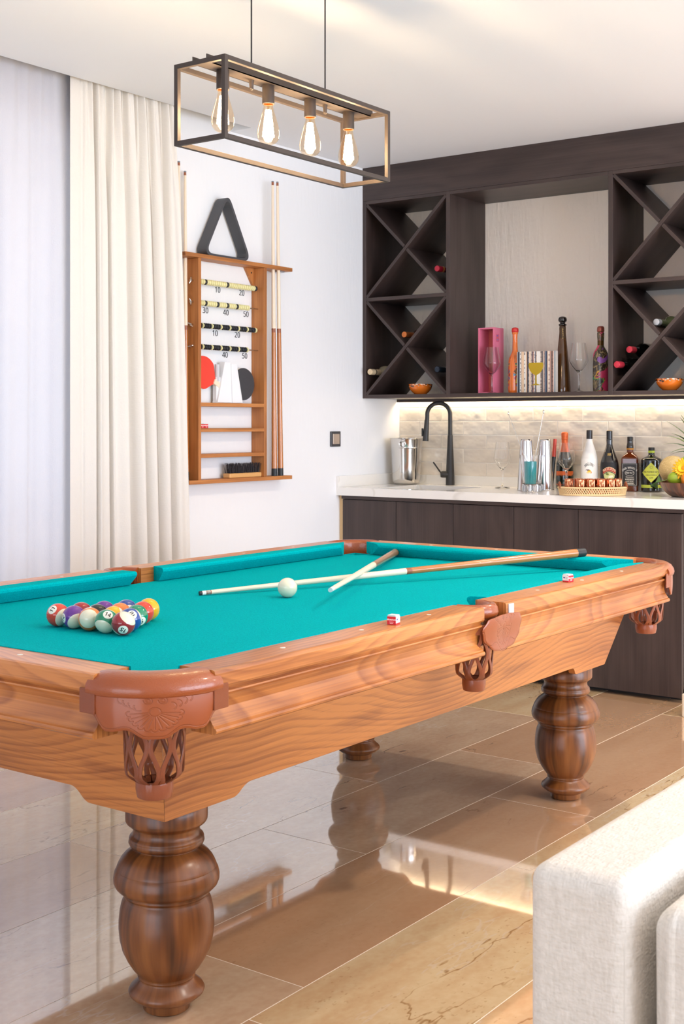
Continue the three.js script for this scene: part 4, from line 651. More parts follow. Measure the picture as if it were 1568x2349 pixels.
  mesh(tb, 'body', lathe(smooth([[0, 0], [0.039, 0], [0.041, 0.004], [0.0385, 0.06], [0.031, 0.15], [0.0225, 0.24], [0.0165, 0.30], [0.0145, 0.335], [0, 0.335]], 3), 36), phy({ color: 0x6A4420, roughness: 0.06, transmission: 0.35, thickness: 0.04, attenuationColor: new THREE.Color(0.45, 0.22, 0.06), attenuationDistance: 0.03, clearcoat: 0.5 }));
  mesh(tb, 'stopper', lathe(smooth([[0, 0.334], [0.0165, 0.334], [0.0195, 0.338], [0.0195, 0.343], [0.0135, 0.347], [0.0135, 0.352], [0.0195, 0.357], [0.0215, 0.366], [0.018, 0.377], [0.008, 0.382], [0, 0.3825]], 3), 32), phy({ color: 0x1C1412, roughness: 0.15, clearcoat: 0.6 }));
  mesh(tb, 'neck_label', patch(0.0192, 0.262, 0.330, 1.6, 0.5), paper(64, 128, (g) => { g.fillStyle = '#4A3216'; g.fillRect(0, 0, 64, 128); g.strokeStyle = '#C9A85A'; g.lineWidth = 3; for (let q = 0; q < 5; q++) { g.beginPath(); g.arc(32, 20 + q * 16, 6, q, q + 4.5); g.stroke(); } g.fillStyle = '#E6C26A'; g.fillRect(26, 104, 12, 12); })).scale.set(1, 1, 1);
  // marbled bottle
  const mb = thing('marbled_bottle', 'bottle painted with swirling colours at the right of the display shelf', 'bottle', [-2.645, SH, -5.74]);
  const sw = dataTex(512, 512, (u, v, o) => { const a = fbm(u, v, 4, 4, 301, 4), b = fbm(u + a * 0.35, v + a * 0.5, 4, 5, 307, 4), c = fbm(u + b * 0.3, v + b * 0.4, 3, 5, 311, 3), l = Math.sin((a * 3 + b * 9) * 6.28); let q = l > 0.55 ? [150, 130, 90] : [52, 40, 30]; if (c > 0.615) q = [205, 62, 104]; else if (c < 0.33) q = [140, 86, 172]; if (v < 0.24 && c > 0.46 && c < 0.53) q = [46, 148, 92]; if (v < 0.34 && c > 0.53 && c < 0.575) q = [222, 160, 40]; const s = 0.85 + 0.3 * b; for (let k = 0; k < 3; k++) o[k] = q[k] * s; });
  const mg = lathe(smooth([[0, 0], [0.034, 0], [0.036, 0.004], [0.0362, 0.17], [0.034, 0.19], [0.022, 0.212], [0.0155, 0.225], [0.0148, 0.24], [0.0148, 0.292], [0, 0.292]], 3), 36), mu = mg.attributes.uv, mp = mg.attributes.position; for (let i = 0; i < mu.count; i++) mu.setXY(i, mu.getX(i), mp.getY(i) / 0.3);
  mesh(mb, 'body', mg, phy({ map: sw, roughness: 0.3, clearcoat: 0.3 })); mesh(mb, 'neck_foil', lathe([[0.0153, 0.226], [0.0153, 0.29], [0.0145, 0.2925]], 28), std({ color: 0x5E4218, roughness: 0.35, metalness: 0.5 })); mesh(mb, 'stopper', lathe(smooth([[0, 0.2925], [0.0165, 0.2925], [0.0175, 0.302], [0.0165, 0.313], [0.012, 0.319], [0, 0.3205]], 3), 28), std({ color: 0x9C5448, roughness: 0.35, metalness: 0.4 }));
}
console.log('shelf');

// ------------------------------------------------------------------ worktop things
{
  const b = thing('ice_bucket', 'shiny steel ice bucket with ring handles beside the sink', 'bucket', [-3.866, YC, -5.862]);
  mesh(b, 'pail', lathe([[0, 0.003], [0.060, 0.003], [0.070, 0.006], [0.077, 0.014], [0.080, 0.03], [0.0845, 0.12], [0.0885, 0.196], [0.0905, 0.199], [0.0908, 0.202], [0.0895, 0.2045], [0.0925, 0.246], [0.0955, 0.25], [0.0955, 0.2525], [0.0925, 0.2525], [0.0875, 0.2], [0.079, 0.03], [0.074, 0.012], [0, 0.009]].map(([r, y]) => [r * 0.985 - 0.002 * (r > 0), y]), 64), std({ color: 0xD6D2CC, metalness: 1, roughness: 0.13 }));
  for (const a of [0.35, 0.35 + Math.PI]) { const x = 0.090 * Math.sin(a), z = 0.090 * Math.cos(a); const m = mesh(b, 'ring_handle', merge([new THREE.TorusGeometry(0.017, 0.003, 10, 28).rotateY(a).translate(x * 1.05, 0.222, z * 1.05), new THREE.SphereGeometry(0.008, 14, 10).translate(x * 1.02, 0.238, z * 1.02)]), chrome); }
  b.position.x = XW + 0.115; b.position.z = -5.845;

  // mixing glass with turquoise tumbler
  const m = thing('mixing_glass', 'clear mixing glass with a thick cut base near the worktop edge', 'glass', [-2.93, YC, -5.575]);
  mesh(m, 'glass', lathe([[0, 0], [0.045, 0], [0.047, 0.003], [0.0475, 0.03], [0.05, 0.08], [0.057, 0.15], [0.061, 0.178], [0.0595, 0.1785], [0.0555, 0.15], [0.048, 0.08], [0.0445, 0.04], [0.04, 0.036], [0, 0.035]], 44), solidGlass);
  mesh(m, 'cut_base', merge(Array.from({ length: 18 }, (_, k) => { const a = k / 18 * 6.283; return rbox(-0.0055, 0.0055, 0.004, 0.032, -0.0035, 0.0035, 0.002).rotateY(a).translate(0.0475 * Math.sin(a), 0, 0.0475 * Math.cos(a)); })), solidGlass);
  const tq = thing('turquoise_tumbler', 'small turquoise tumbler inside the clear mixing glass', 'tumbler', [-2.938, YC + 0.0355, -5.572]); mesh(tq, 'cup', lathe([[0, 0], [0.027, 0], [0.0285, 0.003], [0.031, 0.112], [0.0295, 0.112], [0.0265, 0.006], [0, 0.005]], 36), phy({ color: 0x16A6AE, roughness: 0.12, clearcoat: 0.5 }));
  // shaker tins upside down behind the glass
  const tin = (label, x, z, lean) => { const t = thing('shaker_tin', label, 'shaker', [x, YC, z]); t.rotation.z = lean; mesh(t, 'cup', lathe([[0.044, 0.0], [0.0455, 0.002], [0.0455, 0.005], [0.0435, 0.006], [0.030, 0.246], [0.0275, 0.250], [0.0275, 0.254], [0.0245, 0.254], [0.0235, 0.249], [0, 0.249]], 44), std({ color: 0xD3D0D0, metalness: 1, roughness: 0.1 })); };
  tin('polished shaker tin upside down behind the mixing glass, left one', -3.008, -5.660, 0); tin('polished shaker tin upside down behind the mixing glass, right one', -2.936, -5.722, 0);
  const spoon = (label, a, c) => { const t = thing('bar_spoon', label, 'spoon', [0, 0, 0]), A = V3(...a), C = V3(...c), tw = []; mesh(t, 'stem', rod(a, c, 0.0018, 0.0018, 8), chrome); const n = 26, beads = []; for (let k = 3; k < n - 2; k++) { const p = A.clone().lerp(C, k / n); beads.push(new THREE.SphereGeometry(0.0028, 8, 6).translate(p.x, p.y, p.z)); } mesh(t, 'twist', merge(beads), chrome); const e = A.clone().lerp(C, 0.99); mesh(t, 'end_drop', new THREE.SphereGeometry(0.0045, 12, 10).scale(1, 2.2, 1).translate(e.x, e.y, e.z), chrome); };
  spoon('twisted bar spoon leaning to the left out of the mixing glass', [-2.912, YC + 0.04, -5.565], [-3.055, 1.278, -5.56]); spoon('twisted bar spoon leaning to the right out of the mixing glass', [-2.945, YC + 0.04, -5.585], [-2.880, 1.285, -5.60]);
  const mud = thing('muddler', 'black bar muddler with a red end leaning beside the shaker tins', 'muddler', [0, 0, 0]); mesh(mud, 'handle', rod([-2.944, YC + 0.006, -5.80], [-2.934, YC + 0.165, -5.815], 0.0125, 0.0105, 20), blackMat); mesh(mud, 'head', rod([-2.934, YC + 0.165, -5.815], [-2.9315, YC + 0.255, -5.823], 0.0105, 0.0085, 20), std({ color: 0xC9402E, roughness: 0.4 }));

  // sparkling wine bottle
  const ch = thing('sparkling_wine_bottle', 'dark sparkling wine bottle with orange foil and orange label', 'bottle', [-2.917, YC, -5.902]); ch.rotation.y = 0.5;
  mesh(ch, 'body', lathe(smooth([[0, 0.002], [0.040, 0], [0.0435, 0.004], [0.044, 0.11], [0.042, 0.135], [0.034, 0.165], [0.0235, 0.195], [0.0165, 0.22], [0.0145, 0.25], [0.0145, 0.268], [0, 0.268]], 3), 40), greenGlass);
  mesh(ch, 'foil', lathe(smooth([[0.0265, 0.188], [0.0245, 0.196], [0.0178, 0.22], [0.0158, 0.25], [0.0172, 0.254], [0.0165, 0.262], [0.0172, 0.268], [0.0168, 0.284], [0.012, 0.289], [0, 0.29]], 3), 36), std({ color: 0xD8642E, roughness: 0.32, metalness: 0.35 }));
  mesh(ch, 'label', patch(0.0452, 0.022, 0.092, 2.4), paper(256, 128, (g) => { g.fillStyle = '#DE6A2C'; g.fillRect(0, 0, 256, 128); g.fillStyle = '#3B2016'; g.fillRect(40, 36, 120, 4); g.fillRect(50, 52, 90, 3); g.fillStyle = '#7C2A1C'; g.beginPath(); g.moveTo(70, 128); g.lineTo(256, 20); g.lineTo(256, 62); g.lineTo(130, 128); g.fill(); g.strokeStyle = '#E6B070'; g.lineWidth = 3; g.beginPath(); g.moveTo(66, 128); g.lineTo(256, 16); g.stroke(); }));

  // white coconut liqueur bottle
  const ml = thing('white_liqueur_bottle', 'white coconut liqueur bottle with a black cap and a palm print', 'bottle', [-2.742, YC, -5.82]); ml.rotation.y = 0.42; ml.scale.setScalar(1.03);
  mesh(ml, 'body', lathe(smooth([[0, 0], [0.037, 0], [0.0395, 0.004], [0.040, 0.14], [0.0385, 0.155], [0.030, 0.19], [0.019, 0.222], [0.0145, 0.24], [0.014, 0.25], [0, 0.25]], 3), 40), phy({ color: 0xEDEAE6, roughness: 0.3, clearcoat: 0.3 })); mesh(ml, 'cap', lathe([[0, 0.292], [0.013, 0.292], [0.0145, 0.290], [0.0145, 0.249], [0.0135, 0.248]], 28), phy({ color: 0x231815, roughness: 0.3 }));
  mesh(ml, 'label', patch(0.0412, 0.030, 0.155, 2.0), paper(512, 512, (g) => {
    g.fillStyle = '#EFECE8'; g.fillRect(0, 0, 512, 512); g.fillStyle = '#1b1b1b'; g.font = 'bold 78px serif'; g.textAlign = 'center'; 'MALIBU'.split('').forEach((c, k) => { g.save(); g.translate(256, 300); g.rotate((k - 2.5) * 0.24); g.fillText(c, 0, -170); g.restore(); });
    g.fillStyle = '#F0C21E'; g.beginPath(); g.arc(256, 300, 80, 0, 7); g.fill(); g.fillStyle = '#E6861E'; g.beginPath(); g.arc(256, 300, 80, -1.0, 0.9); g.fill(); g.strokeStyle = '#4A2A3A'; g.lineWidth = 7; g.beginPath(); g.moveTo(226, 378); g.quadraticCurveTo(232, 290, 212, 236); g.stroke(); for (let k = 0; k < 7; k++) { const a = -2.9 + k * 0.48; g.beginPath(); g.moveTo(212, 236); g.quadraticCurveTo(212 + 40 * Math.cos(a), 216 + 20 * Math.sin(a), 212 + 66 * Math.cos(a), 240 + 34 * Math.sin(a)); g.stroke(); } g.fillStyle = '#231a1a'; g.fillRect(200, 374, 110, 9);
    g.fillStyle = '#8A8580'; g.fillRect(130, 436, 250, 6); g.fillRect(150, 452, 210, 4); g.fillRect(190, 478, 130, 4); }));
  // cream liqueur
  const bl = thing('cream_liqueur_bottle', 'black cream liqueur bottle with a red arched label', 'bottle', [-2.650, YC, -5.852]); bl.rotation.y = 0.4; bl.scale.setScalar(1.03);
  mesh(bl, 'body', lathe(smooth([[0, 0], [0.040, 0], [0.043, 0.004], [0.0445, 0.06], [0.0438, 0.12], [0.041, 0.142], [0.030, 0.175], [0.0195, 0.202], [0.0145, 0.225], [0.0135, 0.25], [0, 0.25]], 3), 40), phy({ color: 0x151214, roughness: 0.12, clearcoat: 0.7 })); mesh(bl, 'cap', lathe([[0, 0.288], [0.013, 0.288], [0.0142, 0.286], [0.0142, 0.232], [0.0136, 0.230]], 28), phy({ color: 0x1A1516, roughness: 0.25 })); mesh(bl, 'cap_top', lathe([[0, 0.2895], [0.0128, 0.2895], [0.0132, 0.2882]], 24), std({ color: 0xC9A24E, roughness: 0.4 }));
  mesh(bl, 'label', patch(0.0457, 0.030, 0.138, 1.9), paper(512, 512, (g) => {
    g.fillStyle = '#161214'; g.fillRect(0, 0, 512, 512); g.fillStyle = '#A9331F'; g.beginPath(); g.moveTo(60, 190); g.quadraticCurveTo(256, 20, 452, 190); g.lineTo(440, 270); g.quadraticCurveTo(256, 130, 72, 270); g.fill(); g.strokeStyle = '#E8CFA0'; g.lineWidth = 7; g.stroke(); g.fillStyle = '#F4E2C0'; g.font = 'bold 74px serif'; g.textAlign = 'center'; 'BAILEYS'.split('').forEach((c, k) => { g.save(); g.translate(256, 500); g.rotate((k - 3) * 0.155); g.fillText(c, 0, -330); g.restore(); });
    g.fillStyle = '#C9CE8E'; g.beginPath(); g.moveTo(90, 280); g.quadraticCurveTo(256, 160, 422, 280); g.lineTo(400, 350); g.quadraticCurveTo(256, 390, 112, 350); g.fill(); g.fillStyle = '#6F7E3E'; g.beginPath(); g.ellipse(200, 262, 46, 26, 0.2, 0, 7); g.fill(); g.fillStyle = '#EDE8D2'; g.beginPath(); g.ellipse(300, 320, 70, 26, -0.2, 0, 7); g.fill();
    g.fillStyle = '#D8C79C'; g.font = '44px serif'; g.fillText('THE', 256, 408); g.font = 'bold 52px serif'; g.fillText('ORIGINAL', 256, 456); g.font = '34px serif'; g.fillText('IRISH CREAM', 256, 500); }));
  mesh(bl, 'neck_emblem', patch(0.0318, 0.166, 0.184, 0.7), paper(64, 64, (g) => { g.fillStyle = '#161214'; g.fillRect(0, 0, 64, 64); g.strokeStyle = '#C9A24E'; g.lineWidth = 7; for (const [x, y] of [[20, 22], [44, 22], [20, 46], [44, 46]]) { g.beginPath(); g.arc(x, y, 9, 0, 7); g.stroke(); } })).rotation.x = -0.0;
  // square whiskey bottle
  const jd = thing('whiskey_bottle', 'square amber whiskey bottle with a black label', 'bottle', [-2.565, YC, -5.905]); jd.rotation.y = 0.36;
  const sq = (w, r) => { const s = new THREE.Shape(), a = w - r; s.moveTo(-a, -w); s.lineTo(a, -w); s.quadraticCurveTo(w, -w, w, -a); s.lineTo(w, a); s.quadraticCurveTo(w, w, a, w); s.lineTo(-a, w); s.quadraticCurveTo(-w, w, -w, a); s.lineTo(-w, -a); s.quadraticCurveTo(-w, -w, -a, -w); return s; };
  const loop = (w, r, y) => sq(w, r).getPoints(6).slice(0, -1).map((p) => [p.x, y, -p.y]); const amber = phy({ color: 0x7A3410, roughness: 0.06, transmission: 0.45, thickness: 0.05, attenuationColor: new THREE.Color(0.72, 0.28, 0.06), attenuationDistance: 0.03, clearcoat: 0.5 });
  const rows = [[0.036, 0.008, 0], [0.0405, 0.010, 0.004], [0.0405, 0.010, 0.158], [0.039, 0.012, 0.166], [0.031, 0.016, 0.178], [0.020, 0.0165, 0.187], [0.016, 0.0158, 0.193], [0.0155, 0.0154, 0.212]].map((a) => loop(...a)); mesh(jd, 'body', merge([ring(null, rows), fan2(rows[0], true), fan2(rows[7], false)]), amber);
  mesh(jd, 'neck', lathe(smooth([[0.0165, 0.2105], [0.0175, 0.214], [0.0165, 0.226], [0.014, 0.238], [0.013, 0.25], [0, 0.25]], 3), 28), phy({ color: 0x1C120C, roughness: 0.12, clearcoat: 0.6 })); mesh(jd, 'cap', lathe([[0, 0.268], [0.0125, 0.268], [0.0137, 0.266], [0.0137, 0.240], [0.013, 0.2385]], 26), blackMat); mesh(jd, 'neck_band', lathe([[0.0176, 0.204], [0.0176, 0.2115]], 24), std({ color: 0xC98A2A, roughness: 0.4 }));
  function fan2(pts, down) { const c = [0, pts[0][1], 0], pos = []; for (let k = 0; k < pts.length; k++) { const a = pts[k], b2 = pts[(k + 1) % pts.length]; pos.push(...c, ...(down ? b2 : a), ...(down ? a : b2)); } const g = new THREE.BufferGeometry(); g.setAttribute('position', new THREE.Float32BufferAttribute(pos, 3)); g.setAttribute('uv', new THREE.Float32BufferAttribute(new Float32Array(pos.length / 3 * 2), 2)); g.computeVertexNormals(); return g; }
  const jl = paper(512, 640, (g) => { g.fillStyle = '#141213'; g.fillRect(0, 0, 512, 640); g.strokeStyle = '#E8E4DC'; g.lineWidth = 6; g.strokeRect(22, 22, 468, 596); g.fillStyle = '#EFEBE2'; g.textAlign = 'center'; g.font = 'bold 70px serif'; "JACK DANIEL'S".split('').forEach((c, k) => { g.save(); g.translate(256, 520); g.rotate((k - 6) * 0.105); g.fillText(c, 0, -370); g.restore(); }); g.beginPath(); g.ellipse(256, 275, 150, 74, 0, 0, 7); g.lineWidth = 8; g.stroke(); g.font = 'bold 60px serif'; g.fillText('Old No.7', 256, 294); g.font = 'italic 56px serif'; g.fillText('Tennessee', 256, 410); g.font = 'bold 62px serif'; g.fillText('WHISKEY', 256, 478); g.font = 'bold 40px serif'; g.fillText('SOUR MASH', 256, 530); g.fillRect(110, 552, 292, 10); g.fillRect(130, 572, 252, 8); g.fillRect(90, 592, 332, 8); }, 0.35);
  mesh(jd, 'label', new THREE.PlaneGeometry(0.074, 0.112).translate(0, 0.083, 0.0409), jl); mesh(jd, 'side_label', new THREE.PlaneGeometry(0.07, 0.112).rotateY(Math.PI / 2).translate(0.0409, 0.083, 0), paper(128, 128, (g) => { g.fillStyle = '#171415'; g.fillRect(0, 0, 128, 128); g.fillStyle = '#8A857C'; for (let k = 0; k < 10; k++) g.fillRect(16, 14 + k * 11, 60 + (k * 37) % 40, 3); }));
  // gin bottle
  const gn = thing('gin_bottle', 'stout black gin bottle with a lime diamond label', 'bottle', [-2.449, YC, -5.893]); gn.rotation.y = 0.36;
  mesh(gn, 'body', lathe(smooth([[0, 0], [0.046, 0], [0.049, 0.004], [0.0495, 0.012], [0.0495, 0.15], [0.0485, 0.157], [0.044, 0.163], [0.026, 0.172], [0.017, 0.178], [0.0148, 0.184], [0.0148, 0.196], [0, 0.196]], 3), 44), darkGlass); mesh(gn, 'cap', lathe([[0, 0.217], [0.014, 0.217], [0.0152, 0.2155], [0.0152, 0.2005], [0.0145, 0.200]], 26), blackMat); mesh(gn, 'neck_band', lathe([[0.0155, 0.190], [0.0157, 0.191], [0.0157, 0.2005], [0.0155, 0.201]], 26), std({ color: 0xB4C83A, roughness: 0.4 }));
  mesh(gn, 'label', patch(0.0506, 0.046, 0.146, 2.0, 0, 28), std({ roughness: 0.4, alphaTest: 0.5, side: THREE.DoubleSide, map: canvasTex(512, 512, (g) => { g.clearRect(0, 0, 512, 512); g.fillStyle = '#C3C94A'; g.beginPath(); g.moveTo(256, 8); g.lineTo(504, 262); g.lineTo(256, 504); g.lineTo(8, 262); g.fill(); g.fillStyle = '#22251A'; g.textAlign = 'center'; g.strokeStyle = '#6E7A3A'; g.lineWidth = 5; g.beginPath(); g.arc(256, 128, 34, 0, 7); g.stroke(); g.beginPath(); g.arc(256, 128, 20, 1, 5.5); g.stroke(); g.font = 'bold 62px serif'; g.fillText("HENDRICK'S", 256, 262, 420); g.font = 'bold 50px serif'; g.fillText('AMAZONIA', 256, 338, 290); g.fillText('GIN', 256, 404); }) })); mesh(gn, 'base_band', patch(0.0506, 0.022, 0.036, 2.6), std({ color: 0xA9B840, roughness: 0.4, side: THREE.DoubleSide }));

  // wicker tray
  const tr = thing('wicker_tray', 'oval woven wicker tray carrying copper cups', 'tray', [-2.553, YC, -5.452]); tr.rotation.y = 0.62; const wick = std({ color: 0xD9BC8C, roughness: 0.65 }), RX = 0.150, RZ = 0.078;
  const el = (k, n, s) => { const a = k / n * 2 * Math.PI; return [RX * s * Math.cos(a), RZ * s * Math.sin(a)]; };
  const disc = new THREE.Shape(Array.from({ length: 40 }, (_, k) => new THREE.Vector2(...el(k, 40, 0.97)))); mesh(tr, 'base', new THREE.ExtrudeGeometry(disc, { depth: 0.006, bevelEnabled: false }).rotateX(-Math.PI / 2).translate(0, 0, 0), wick);
  const weave = []; const n = 84; for (let k = 0; k < n; k++) { const [x, z] = el(k, n, 0.99), [x2, z2] = el(k + 1.8, n, 1.06), [x3, z3] = el(k - 1.8, n, 1.06); weave.push(rod([x, 0.003, z], [x2, 0.036, z2], 0.0026, 0.0026, 6)); weave.push(rod([x * 0.985, 0.003, z * 0.985], [x3 * 0.985, 0.036, z3 * 0.985], 0.0022, 0.0022, 6)); } const wv = mesh(tr, 'woven_wall', merge(weave), wick); wv.userData.kind = 'stuff';
  const rimPts = (s, y) => Array.from({ length: 49 }, (_, k) => { const [x, z] = el(k, 48, s); return [x, y, z]; }); mesh(tr, 'rim', merge([tube(rimPts(1.055, 0.037), 0.0045, 120, 8), tube(rimPts(0.99, 0.005), 0.005, 120, 8)]), wick);
  const lea = std({ color: 0x8A4A2A, roughness: 0.5 }); for (const s of [-1, 1]) mesh(tr, 'handle', new THREE.TorusGeometry(0.026, 0.0048, 10, 24, Math.PI).rotateY(Math.PI / 2).translate(s * RX * 1.02, 0.034, 0), lea);
  // copper cups on the tray
  const copper = std({ color: 0xE2936A, metalness: 1, roughness: 0.16, bumpMap: scaled(dataTex(128, 128, (u, v, o) => { o[0] = o[1] = o[2] = fbm(u, v, 14, 14, 81, 1) * 255; }, false), 0.3, 0.5), bumpScale: 0.004 }), cg = lathe([[0, 0], [0.0185, 0], [0.0195, 0.002], [0.0205, 0.068], [0.022, 0.0695], [0.021, 0.071], [0.0195, 0.0705], [0.018, 0.003], [0, 0.0025]], 26);
  const cs = Math.cos(0.62), sn = Math.sin(0.62), spots = [[-0.108, -0.006], [-0.062, 0.032], [-0.0155, 0.040], [0.031, 0.040], [0.077, 0.030], [-0.062, -0.020], [-0.0155, -0.010], [0.031, -0.010], [0.077, -0.020], [0.1165, 0.0]];
  const wl = ['leftmost copper cup on the wicker tray', 'front copper cup on the wicker tray, first from the left', 'front copper cup on the wicker tray, second from the left', 'front copper cup on the wicker tray, third from the left', 'front copper cup on the wicker tray, last of the front row', 'rear copper cup on the wicker tray, first from the left', 'rear copper cup on the wicker tray, second from the left', 'rear copper cup on the wicker tray, third from the left', 'rear copper cup on the wicker tray, last of the rear row', 'rightmost copper cup on the wicker tray'];
  spots.forEach(([x, z], k) => { const c = thing('copper_cup', wl[k], 'cup', [-2.553 + x * cs + z * sn, YC + 0.0062, -5.452 - x * sn + z * cs], 'copper cups on the tray'); mesh(c, 'cup', cg, copper); });

  // fruit bowl at the right end
  const fb = thing('fruit_bowl', 'wooden bowl of fruit at the right end of the worktop', 'bowl', [-2.140, YC, -5.62]), bw = phy({ map: scaled(woodTex(131, [70, 36, 20], [112, 62, 38], [140, 84, 52], 6, 30, 1, 256, 256), 0.4, 0.3), roughness: 0.35, clearcoat: 0.3 });
  mesh(fb, 'bowl', latheUV(lathe(smooth([[0, 0], [0.085, 0], [0.105, 0.008], [0.13, 0.032], [0.148, 0.062], [0.150, 0.066], [0.146, 0.067], [0.125, 0.036], [0.10, 0.016], [0, 0.012]], 4), 56), 0.15, 0), bw);
  const fruit = (name, label, cat, geo, mat, pos, turn = 0) => { const t = thing(name, label, cat, pos); t.rotation.y = turn; mesh(t, 'fruit', geo, mat); return t; };
  const limeM = phy({ color: 0x8CA428, roughness: 0.35, clearcoat: 0.2 });
  const lime = (label, pos, turn) => { const t = fruit('lime', label, 'lime', new THREE.SphereGeometry(0.031, 28, 20).scale(1.14, 1, 1), limeM, pos, turn); mesh(t, 'tip', new THREE.SphereGeometry(0.009, 12, 8).scale(1.2, 0.8, 0.8).translate(0.035, 0, 0), limeM); };
  lime('green lime on the near side of the fruit bowl', [-2.190, YC + 0.085, -5.545], 0.4); lime('green lime half hidden above the yellow flower', [-2.176, YC + 0.158, -5.665], 1.2);
  const net = scaled(dataTex(256, 256, (u, v, o) => { const r = 1 - Math.abs(2 * fbm(u, v, 12, 12, 151, 3) - 1), q = sstep(0.9, 1, r); o[0] = 196 + 28 * q; o[1] = 168 + 34 * q; o[2] = 112 + 40 * q; }), 1, 1); net.repeat.set(3, 2);
  fruit('melon', 'netted beige melon in the fruit bowl behind the lime', 'melon', new THREE.SphereGeometry(0.064, 36, 26), std({ map: net, roughness: 0.7 }), [-2.243, YC + 0.121, -5.650]);
  fruit('orange', 'orange in the fruit bowl at the picture edge', 'orange', new THREE.SphereGeometry(0.036, 28, 20), std({ color: 0xE88A2A, roughness: 0.5 }), [-2.118, YC + 0.082, -5.525]);
  // yellow flower
  const fl = thing('yellow_flower', 'yellow daisy-like flower resting on the fruit', 'flower', [-2.150, YC + 0.128, -5.545]); fl.rotation.set(1.15, 0.3, 0); const pet = []; for (let ringK = 0; ringK < 3; ringK++) for (let k = 0; k < 20; k++) { const a = (k + ringK * 0.4) / 20 * 6.283, L = 0.052 - ringK * 0.012; const g = new THREE.SphereGeometry(1, 10, 6).scale(0.0068, 0.0022, L / 2).translate(0, 0, L / 2 + 0.004).rotateX(-0.15 - ringK * 0.3).rotateY(a); pet.push(g); } mesh(fl, 'petals', merge(pet), std({ color: 0xF0B810, roughness: 0.6 })); mesh(fl, 'heart', new THREE.SphereGeometry(0.012, 16, 10).scale(1, 0.6, 1).translate(0, 0.008, 0), std({ color: 0xD08A10, roughness: 0.8 }));
  // loose leaf
  const lf = thing('citrus_leaf', 'green leaf hanging over the near rim of the fruit bowl', 'leaf', [-2.262, YC + 0.068, -5.54]); const leafRows = []; for (let k = 0; k <= 14; k++) { const t = k / 14, w = 0.030 * Math.pow(Math.sin(Math.PI * Math.min(1, t * 0.93 + 0.05)), 0.8), x = -0.082 * t, y = 0.012 * Math.sin(t * 2.2) - 0.062 * t * t; leafRows.push([[x, y + 0.35 * w, w], [x, y, 0.0], [x, y + 0.35 * w, -w], [x, y - 0.0012, 0]]); }
  const lm = mesh(lf, 'blade', ring(null, leafRows), std({ color: 0x4E7A35, roughness: 0.5 })); lm.rotation.set(0.9, -0.4, 0.5); mesh(lf, 'stalk', rod([0, 0, 0], [0.04, 0.012, 0.0], 0.0016), std({ color: 0x7A9A4A, roughness: 0.6 }));
  // pineapple
  const pa = thing('pineapple', 'pineapple with a green leafy crown at the right picture edge', 'pineapple', [-2.195, YC, -5.842]);
  const skin = scaled(dataTex(256, 256, (u, v, o) => { const a = Math.abs(((u * 9 + v * 6) % 1) - 0.5), b = Math.abs(((u * 9 - v * 6 + 60) % 1) - 0.5), q = Math.min(a, b) * 2; o[0] = lerp(110, 196, q); o[1] = lerp(78, 140, q); o[2] = lerp(28, 44, q); }), 1, 1);
  mesh(pa, 'fruit', lathe(smooth([[0, 0], [0.03, 0.002], [0.050, 0.03], [0.055, 0.09], [0.050, 0.15], [0.034, 0.182], [0, 0.188]], 4), 36), std({ map: skin, roughness: 0.7 }));
  const R = rng(21), crown = std({ color: 0x5E7A4A, roughness: 0.5 }); const blade = (L, w, bend) => { const N = 10, rws = []; for (let k = 0; k <= N; k++) { const t = k / N, ww = w * Math.pow(1 - t, 0.7) * (0.75 + 0.6 * t * (1 - t) * 2), y = L * t * Math.cos(bend * t), zz = L * t * Math.sin(bend * t); rws.push([[-ww, y, zz + 0.25 * ww], [0, y, zz - 0.1 * ww], [ww, y, zz + 0.25 * ww], [0, y - 0.001, zz - 0.1 * ww - 0.0022]]); } return ring(null, rws); };
  for (let k = 0; k < 34; k++) {
    const a = k * 2.4 + R() * 0.3, t = k / 34, away = Math.cos(a) < -0.15 ? 0.3 : 1, m2 = mesh(pa, 'leaf', blade((0.17 + 0.06 * t - R() * 0.03) * (away < 1 ? 0.75 : 1), 0.0195, lerp(0.75, 0.2, t) * away), crown);
    m2.position.set(0, 0.178 + t * 0.02, 0); m2.rotation.order = 'YXZ'; m2.rotation.set(lerp(0.95, 0.12, t) * away, a, 0);
  }
}
console.log('worktop things');

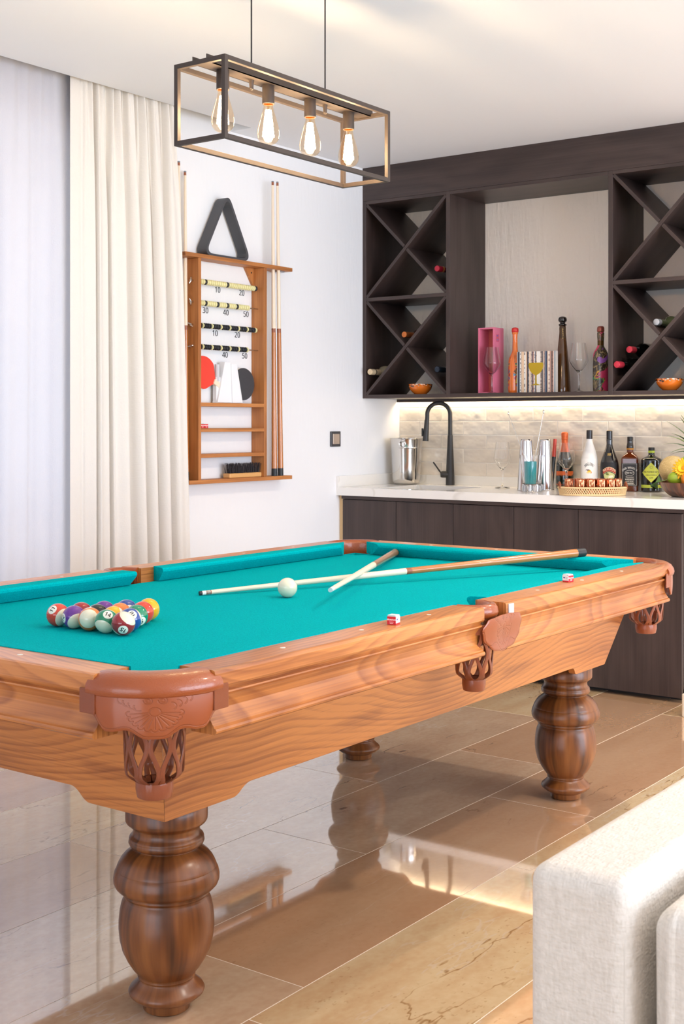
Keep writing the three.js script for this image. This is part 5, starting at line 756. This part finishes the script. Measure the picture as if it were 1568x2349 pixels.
// ------------------------------------------------------------------ sofa in the foreground, plinth box at the right
{
  const weave = scaled(dataTex(512, 512, (u, v, o) => { const a = fbm(u, v, 150, 60, 171, 2), b = fbm(u, v, 60, 150, 172, 2); o[0] = o[1] = o[2] = (a + b) * 127; }, false), 0.35, 0.35);
  const slub = scaled(dataTex(512, 512, (u, v, o) => { const a = fbm(u, v, 120, 30, 181, 3), b = fbm(u, v, 30, 120, 182, 3), q = (a + b - 1) * 16; o[0] = 222 + q; o[1] = 214 + q; o[2] = 202 + q * 1.1; }), 0.35, 0.35);
  const fab = std({ map: slub, roughness: 0.92, bumpMap: weave, bumpScale: 0.0016 });
  const S = thing('sofa', 'cream linen sofa seen from behind in the right foreground', 'sofa', [-0.725, 0, -2.45]);
  const soft = (x0, x1, y0, y1, z0, z1, r, s = 5) => new RoundedBoxGeometry(x1 - x0, y1 - y0, z1 - z0, s, r).translate((x0 + x1) / 2, (y0 + y1) / 2, (z0 + z1) / 2);
  mesh(S, 'back_frame', grainUV(soft(-0.07, 0.075, 0.06, 0.65, -0.95, 0.955, 0.026), 'z', 0, 0, true), fab);
  const seam = (y, z) => null;
  mesh(S, 'piping', tube([[-0.046, 0.6385, 0.9475], [0.0, 0.639, 0.9475], [0.047, 0.6385, 0.9475], [0.0625, 0.62, 0.9475], [0.0645, 0.58, 0.948], [0.0645, 0.40, 0.948], [0.0645, 0.10, 0.948]], 0.0016, 80, 6), std({ color: 0xD6CEC2, roughness: 0.95 }));
  const cush = (z0, z1) => { const g = grainUV(new RoundedBoxGeometry(0.19, 0.36, z1 - z0, 10, 0.035).translate(0.19, 0.452, (z0 + z1) / 2), 'y', 0, 0, true); const p = g.attributes.position; for (let i = 0; i < p.count; i++) { const y = p.getY(i), x = p.getX(i), z = p.getZ(i); const w = 0.0045 * Math.sin(x * 95 + y * 7) * sstep(0.62, 0.5, y) + 0.003 * Math.sin(x * 210 + 1); p.setZ(i, z + w); p.setY(i, y + 0.008 * Math.sin((z - z0) * 9)); } g.computeVertexNormals(); return mesh(S, 'back_cushion', g, fab); };
  cush(0.32, 0.945); cush(-0.32, 0.31); cush(-0.945, -0.33);
  mesh(S, 'seat_base', grainUV(soft(0.076, 0.86, 0.06, 0.27, -0.95, 0.95, 0.015), 'z'), fab); mesh(S, 'seat_cushion', grainUV(soft(0.285, 0.87, 0.271, 0.42, -0.95, 0.0, 0.03), 'z'), fab); mesh(S, 'seat_cushion', grainUV(soft(0.285, 0.87, 0.271, 0.42, 0.003, 0.95, 0.03), 'z'), fab);
  for (const x of [-0.03, 0.8]) for (const z of [-0.88, 0.88]) mesh(S, 'leg', lathe([[0, 0], [0.018, 0], [0.024, 0.06], [0, 0.06]], 16).translate(x, 0, z), legMat);
  const pb = thing('floor_plinth', 'low cream block on the floor at the right picture edge', 'block', [-1.93, 0, -5.19]); mesh(pb, 'block', grainUV(soft(-0.07, 0.30, 0, 0.098, -0.10, 0.06, 0.006, 2), 'x'), std({ color: 0xE2D2BA, roughness: 0.6 }));
}
scene.traverse((o) => { if (o.isMesh) o.castShadow = o.receiveShadow = true; });
renderer.render(scene, camera);
